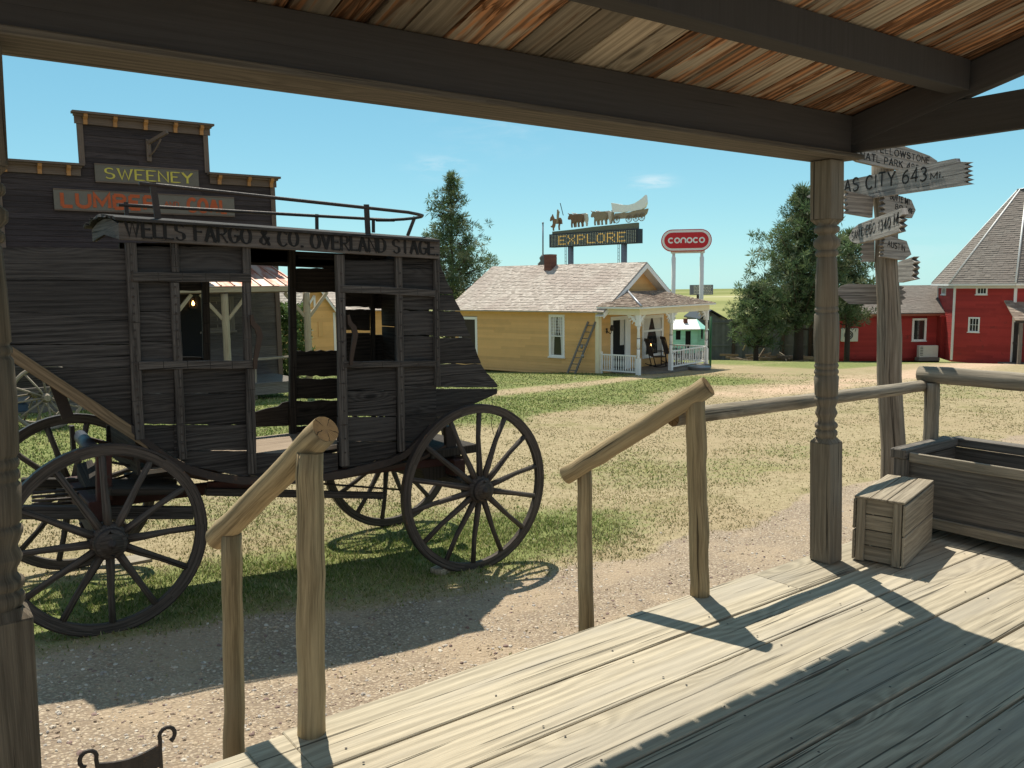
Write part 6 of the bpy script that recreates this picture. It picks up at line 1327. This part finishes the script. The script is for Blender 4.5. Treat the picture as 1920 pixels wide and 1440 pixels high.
OX = [(0, .62), (.04, .8), (.12, .9), (-.02, 1.05), (.16, .96), (.26, .98), (.4, .92), (.7, .9), (1.1, .92), (1.25, .84), (1.3, .5), (1.27, .3), (1.22, .62), (1.2, .4), (1.26, .2), (1.22, 0), (1.14, 0), (1.12, .22), (1.02, .42), (.9, .24), (.92, 0), (.84, 0), (.82, .26), (.86, .4), (.6, .36), (.56, .2), (.6, 0), (.52, 0), (.48, .22), (.42, .4), (.34, .22), (.36, 0), (.28, 0), (.26, .26), (.28, .5), (.18, .62), (.08, .56)]
s = lambda px: WL.px(px, 420)[0]
cut('horse', HORSE, s(1028), .55, 2.0, 2.0, 'ox_brown')
cut('rider', [(0, 0), (-.1, -.5), (.1, -.5), (.28, 0), (.3, .5), (.42, .9), (.3, 1.0), (.2, .72), (.2, .9), (.24, 1.1), (.14, 1.2), (.06, 1.1), (.06, .85), (0, .5)], s(1041), 2.1, 1.1, 1.2, 'wagon_tan', -.32)
cut('spear', [(0, 0), (.06, 0), (-.42, 1.5), (-.48, 1.48)], s(1053), 2.6, 1.2, 1.2, 'ac_dark', -.30, .08)
for i, (px, z, m) in enumerate(((1068, .85, 'ox_white'), (1062, .78, 'ox_brown'), (1111, .9, 'ox_white'), (1105, .85, 'wagon_tan'))): cut('ox', OX, s(px), z, 2.25, 2.0, m, -.30-.25*((i+1) % 2))
cut('drover', [(0, 0), (.12, .5), (.1, .9), (.14, 1.3), (.08, 1.42), (.2, 1.45), (.22, 1.62), (.32, 1.62), (.34, 1.45), (.44, 1.42), (.38, 1.3), (.42, .8), (.5, 0), (.4, 0), (.28, .55), (.12, 0)], s(1142), .95, 1.2, 1.25, 'wagon_tan')
wu = s(1146); wl = s(1206)-wu
cut('wagon_cover', [(0, 1.45), (-.05, 2.6), (.12, 2.45), (.3, 2.25), (.5, 2.15), (.7, 2.3), (.9, 2.75), (1.02, 3.15), (1.05, 2.2), (1.0, 1.7), (.9, 1.5), (.75, 1.45), (.6, 1.35), (.45, 1.4), (.3, 1.3), (.15, 1.4)], wu, .82, wl, 1.13, 'canvas', -.30, .4)
cut('wagon_box', [(.04, .62), (.06, 1.3), (.5, 1.28), (.95, 1.5), (1.08, 1.55), (1.04, 1.0), (.96, .68), (.5, .6)], wu, .82, wl, 1.13, 'wagon_tan', -.34, .3)
for f, R, z in ((.14, .48, 1.42), (.52, .5, 1.42), (.74, .48, 1.46), (.92, .5, 1.5)):
    mb = MB(); c = WL.p(wu+wl*f, zt+z, -.26); mb.tube([c+uS*R*math.cos(i*.3927)+Z1*R*math.sin(i*.3927) for i in range(16)], .05, 5, closed=True)
    for i in range(5): d = uS*math.cos(i*.628)+Z1*math.sin(i*.628); mb.tube([c-d*R, c+d*R], .03, 4)
    mb.build('wagon_wheel', 'wagon_tan', t)
# gas station sign
D7 = 60.0; c7 = at_d(1286, 450, D7); ang = math.radians(9); uG = (u3*math.cos(ang)-l3*math.sin(ang)).normalized(); nG = V((uG.y, -uG.x, 0)); WG = Wall(c7, uG, nG); q = lambda x, y: WG.px(x, y)
t = thing('pill_sign', 'red and white pill shaped CONOCO sign on two white poles', 'sign', (c7.x, c7.y, gz(c7.x, c7.y)))
uc, zc = q(1287, 450.5); hh = 1.55; ww = q(1334, 450)[0]-q(1239, 450)[0]
def pill(o, h, w_, m, name, th): mb = MB(); R = h/2; L = w_/2-R; mb.prism([WG.p(uc+x, zc+y, o) for x, y in arc(L, 0, R, R, -90, 90, 14)+arc(-L, 0, R, R, 90, 270, 14)], nG*-th, uG); return mb.build(name, m, t)
pill(0, hh, ww, 'sign_red', 'sign_case', .62); pill(.012, hh-.12, ww-.12, 'white_paint', 'white_band', .011); fc = pill(.026, hh-.44, ww-.44, 'sign_red', 'sign_face', .013)
mb = MB(); GC = {'c': [arc(2, 2, 2, 2, 42, 318, 16)], 'o': [arc(2, 2, 2, 2, 0, 360, 24)], 'n': [[(0, -.3), (0, 2)]+arc(2, 2, 2, 2, 172, 8, 12)+[(4, 2), (4, -.3)]]}
lw = (ww-1.05)/(6*5.35-1.35); k = 0
for i, ch in enumerate('conoco'):
    for st in GC[ch]:
        pts = [(p[0]*lw, p[1]*lw) for p in st]; cl = ch == 'o'; pts = pts[:-1] if cl else pts; mb.ribbon(pts, 1.25*lw, WG.p(uc-(ww-1.05)/2+i*5.35*lw, zc-2*lw, .028), uG, Z1, nG, .012, .5, cl)
mb.build('lettering', 'white_paint', fc)
zp = q(1290, 474)[1]
for px in (1263, 1316):
    u = q(px, 520)[0]; p = WG.p(u, 0, -.3); mb = MB(); mb.tube([V((p.x, p.y, gz(p.x, p.y)-.3)), V((p.x, p.y, zp-.3)), V((p.x, p.y, zp-.28)), V((p.x, p.y, zp+.1))], [.155, .155, .11, .11], 12); mb.build('sign_pole', 'white_paint', t)
mb = MB(); mb.obox(WG.p(q(1258, 474)[0], zp-.02, -.42), uG*(q(1322, 474)[0]-q(1258, 474)[0]), nG*.25, Z1*.18); mb.build('cross_beam', 'white_paint', t)
# dark text board on one pole
D8 = 85.0; a, b = at_d(1294, 553, D8), at_d(1337, 553, D8); uB = (b-a); uB.z = 0; wB = uB.length; uB.normalize(); nB = V((uB.y, -uB.x, 0)); WB = Wall(a, uB, nB); zb = a.z
t = thing('road_board', 'dark board with many small pale lines on a single pole before the hill', 'sign', (a.x, a.y, gz(a.x, a.y))); mb = MB(); wbox(mb, WB, 0, wB, zb, zb+1.0, -.3, 0); mb.build('board', 'steel_pole', t)
mb = MB(); r = random.Random(2)
for i in range(6):
    u = .35
    while u < wB-.2:
        e = min(u+r.uniform(.1, .3), wB-.12); z = zb+.12+i*.145; wbox(mb, WB, u, e, z, z+.07, .002, .01); u = e+.06
mb.build('pale_lines', 'dot_pale', t); mb = MB(); c = WB.p(wB*.42, 0, -.15); mb.tube([V((c.x, c.y, gz(c.x, c.y)-.3)), V((c.x, c.y, zb))], .28, 8); mb.build('pole', 'bark', t)
# flagpole with a dark stepped foot behind the chimney
D9 = 70.0; c = at_d(1018, 488, D9); tp = at_d(1018, 420, D9); t = thing('flagpole', 'thin grey pole with a dark ornate foot rising behind the brick chimney', 'pole', (c.x, c.y, gz(c.x, c.y))); mb = MB(); mb.tube([V((c.x, c.y, c.z)), tp], .06, 8); mb.lathe(tp, [(0, .03), (.05, .09), (.1, .09), (.16, .02)], 8); mb.build('pole', 'steel_pole', t)
mb = MB(); mb.lathe((c.x, c.y, gz(c.x, c.y)-.3), [(0, .45), (c.z-gz(c.x, c.y)-.6, .45), (c.z-gz(c.x, c.y)-.4, .62), (c.z-gz(c.x, c.y)-.2, .4), (c.z-gz(c.x, c.y), .45), (c.z-gz(c.x, c.y)+.25, .22), (c.z-gz(c.x, c.y)+.5, .3), (c.z-gz(c.x, c.y)+.8, .06)], 10); mb.build('foot', 'fence_wood', t)
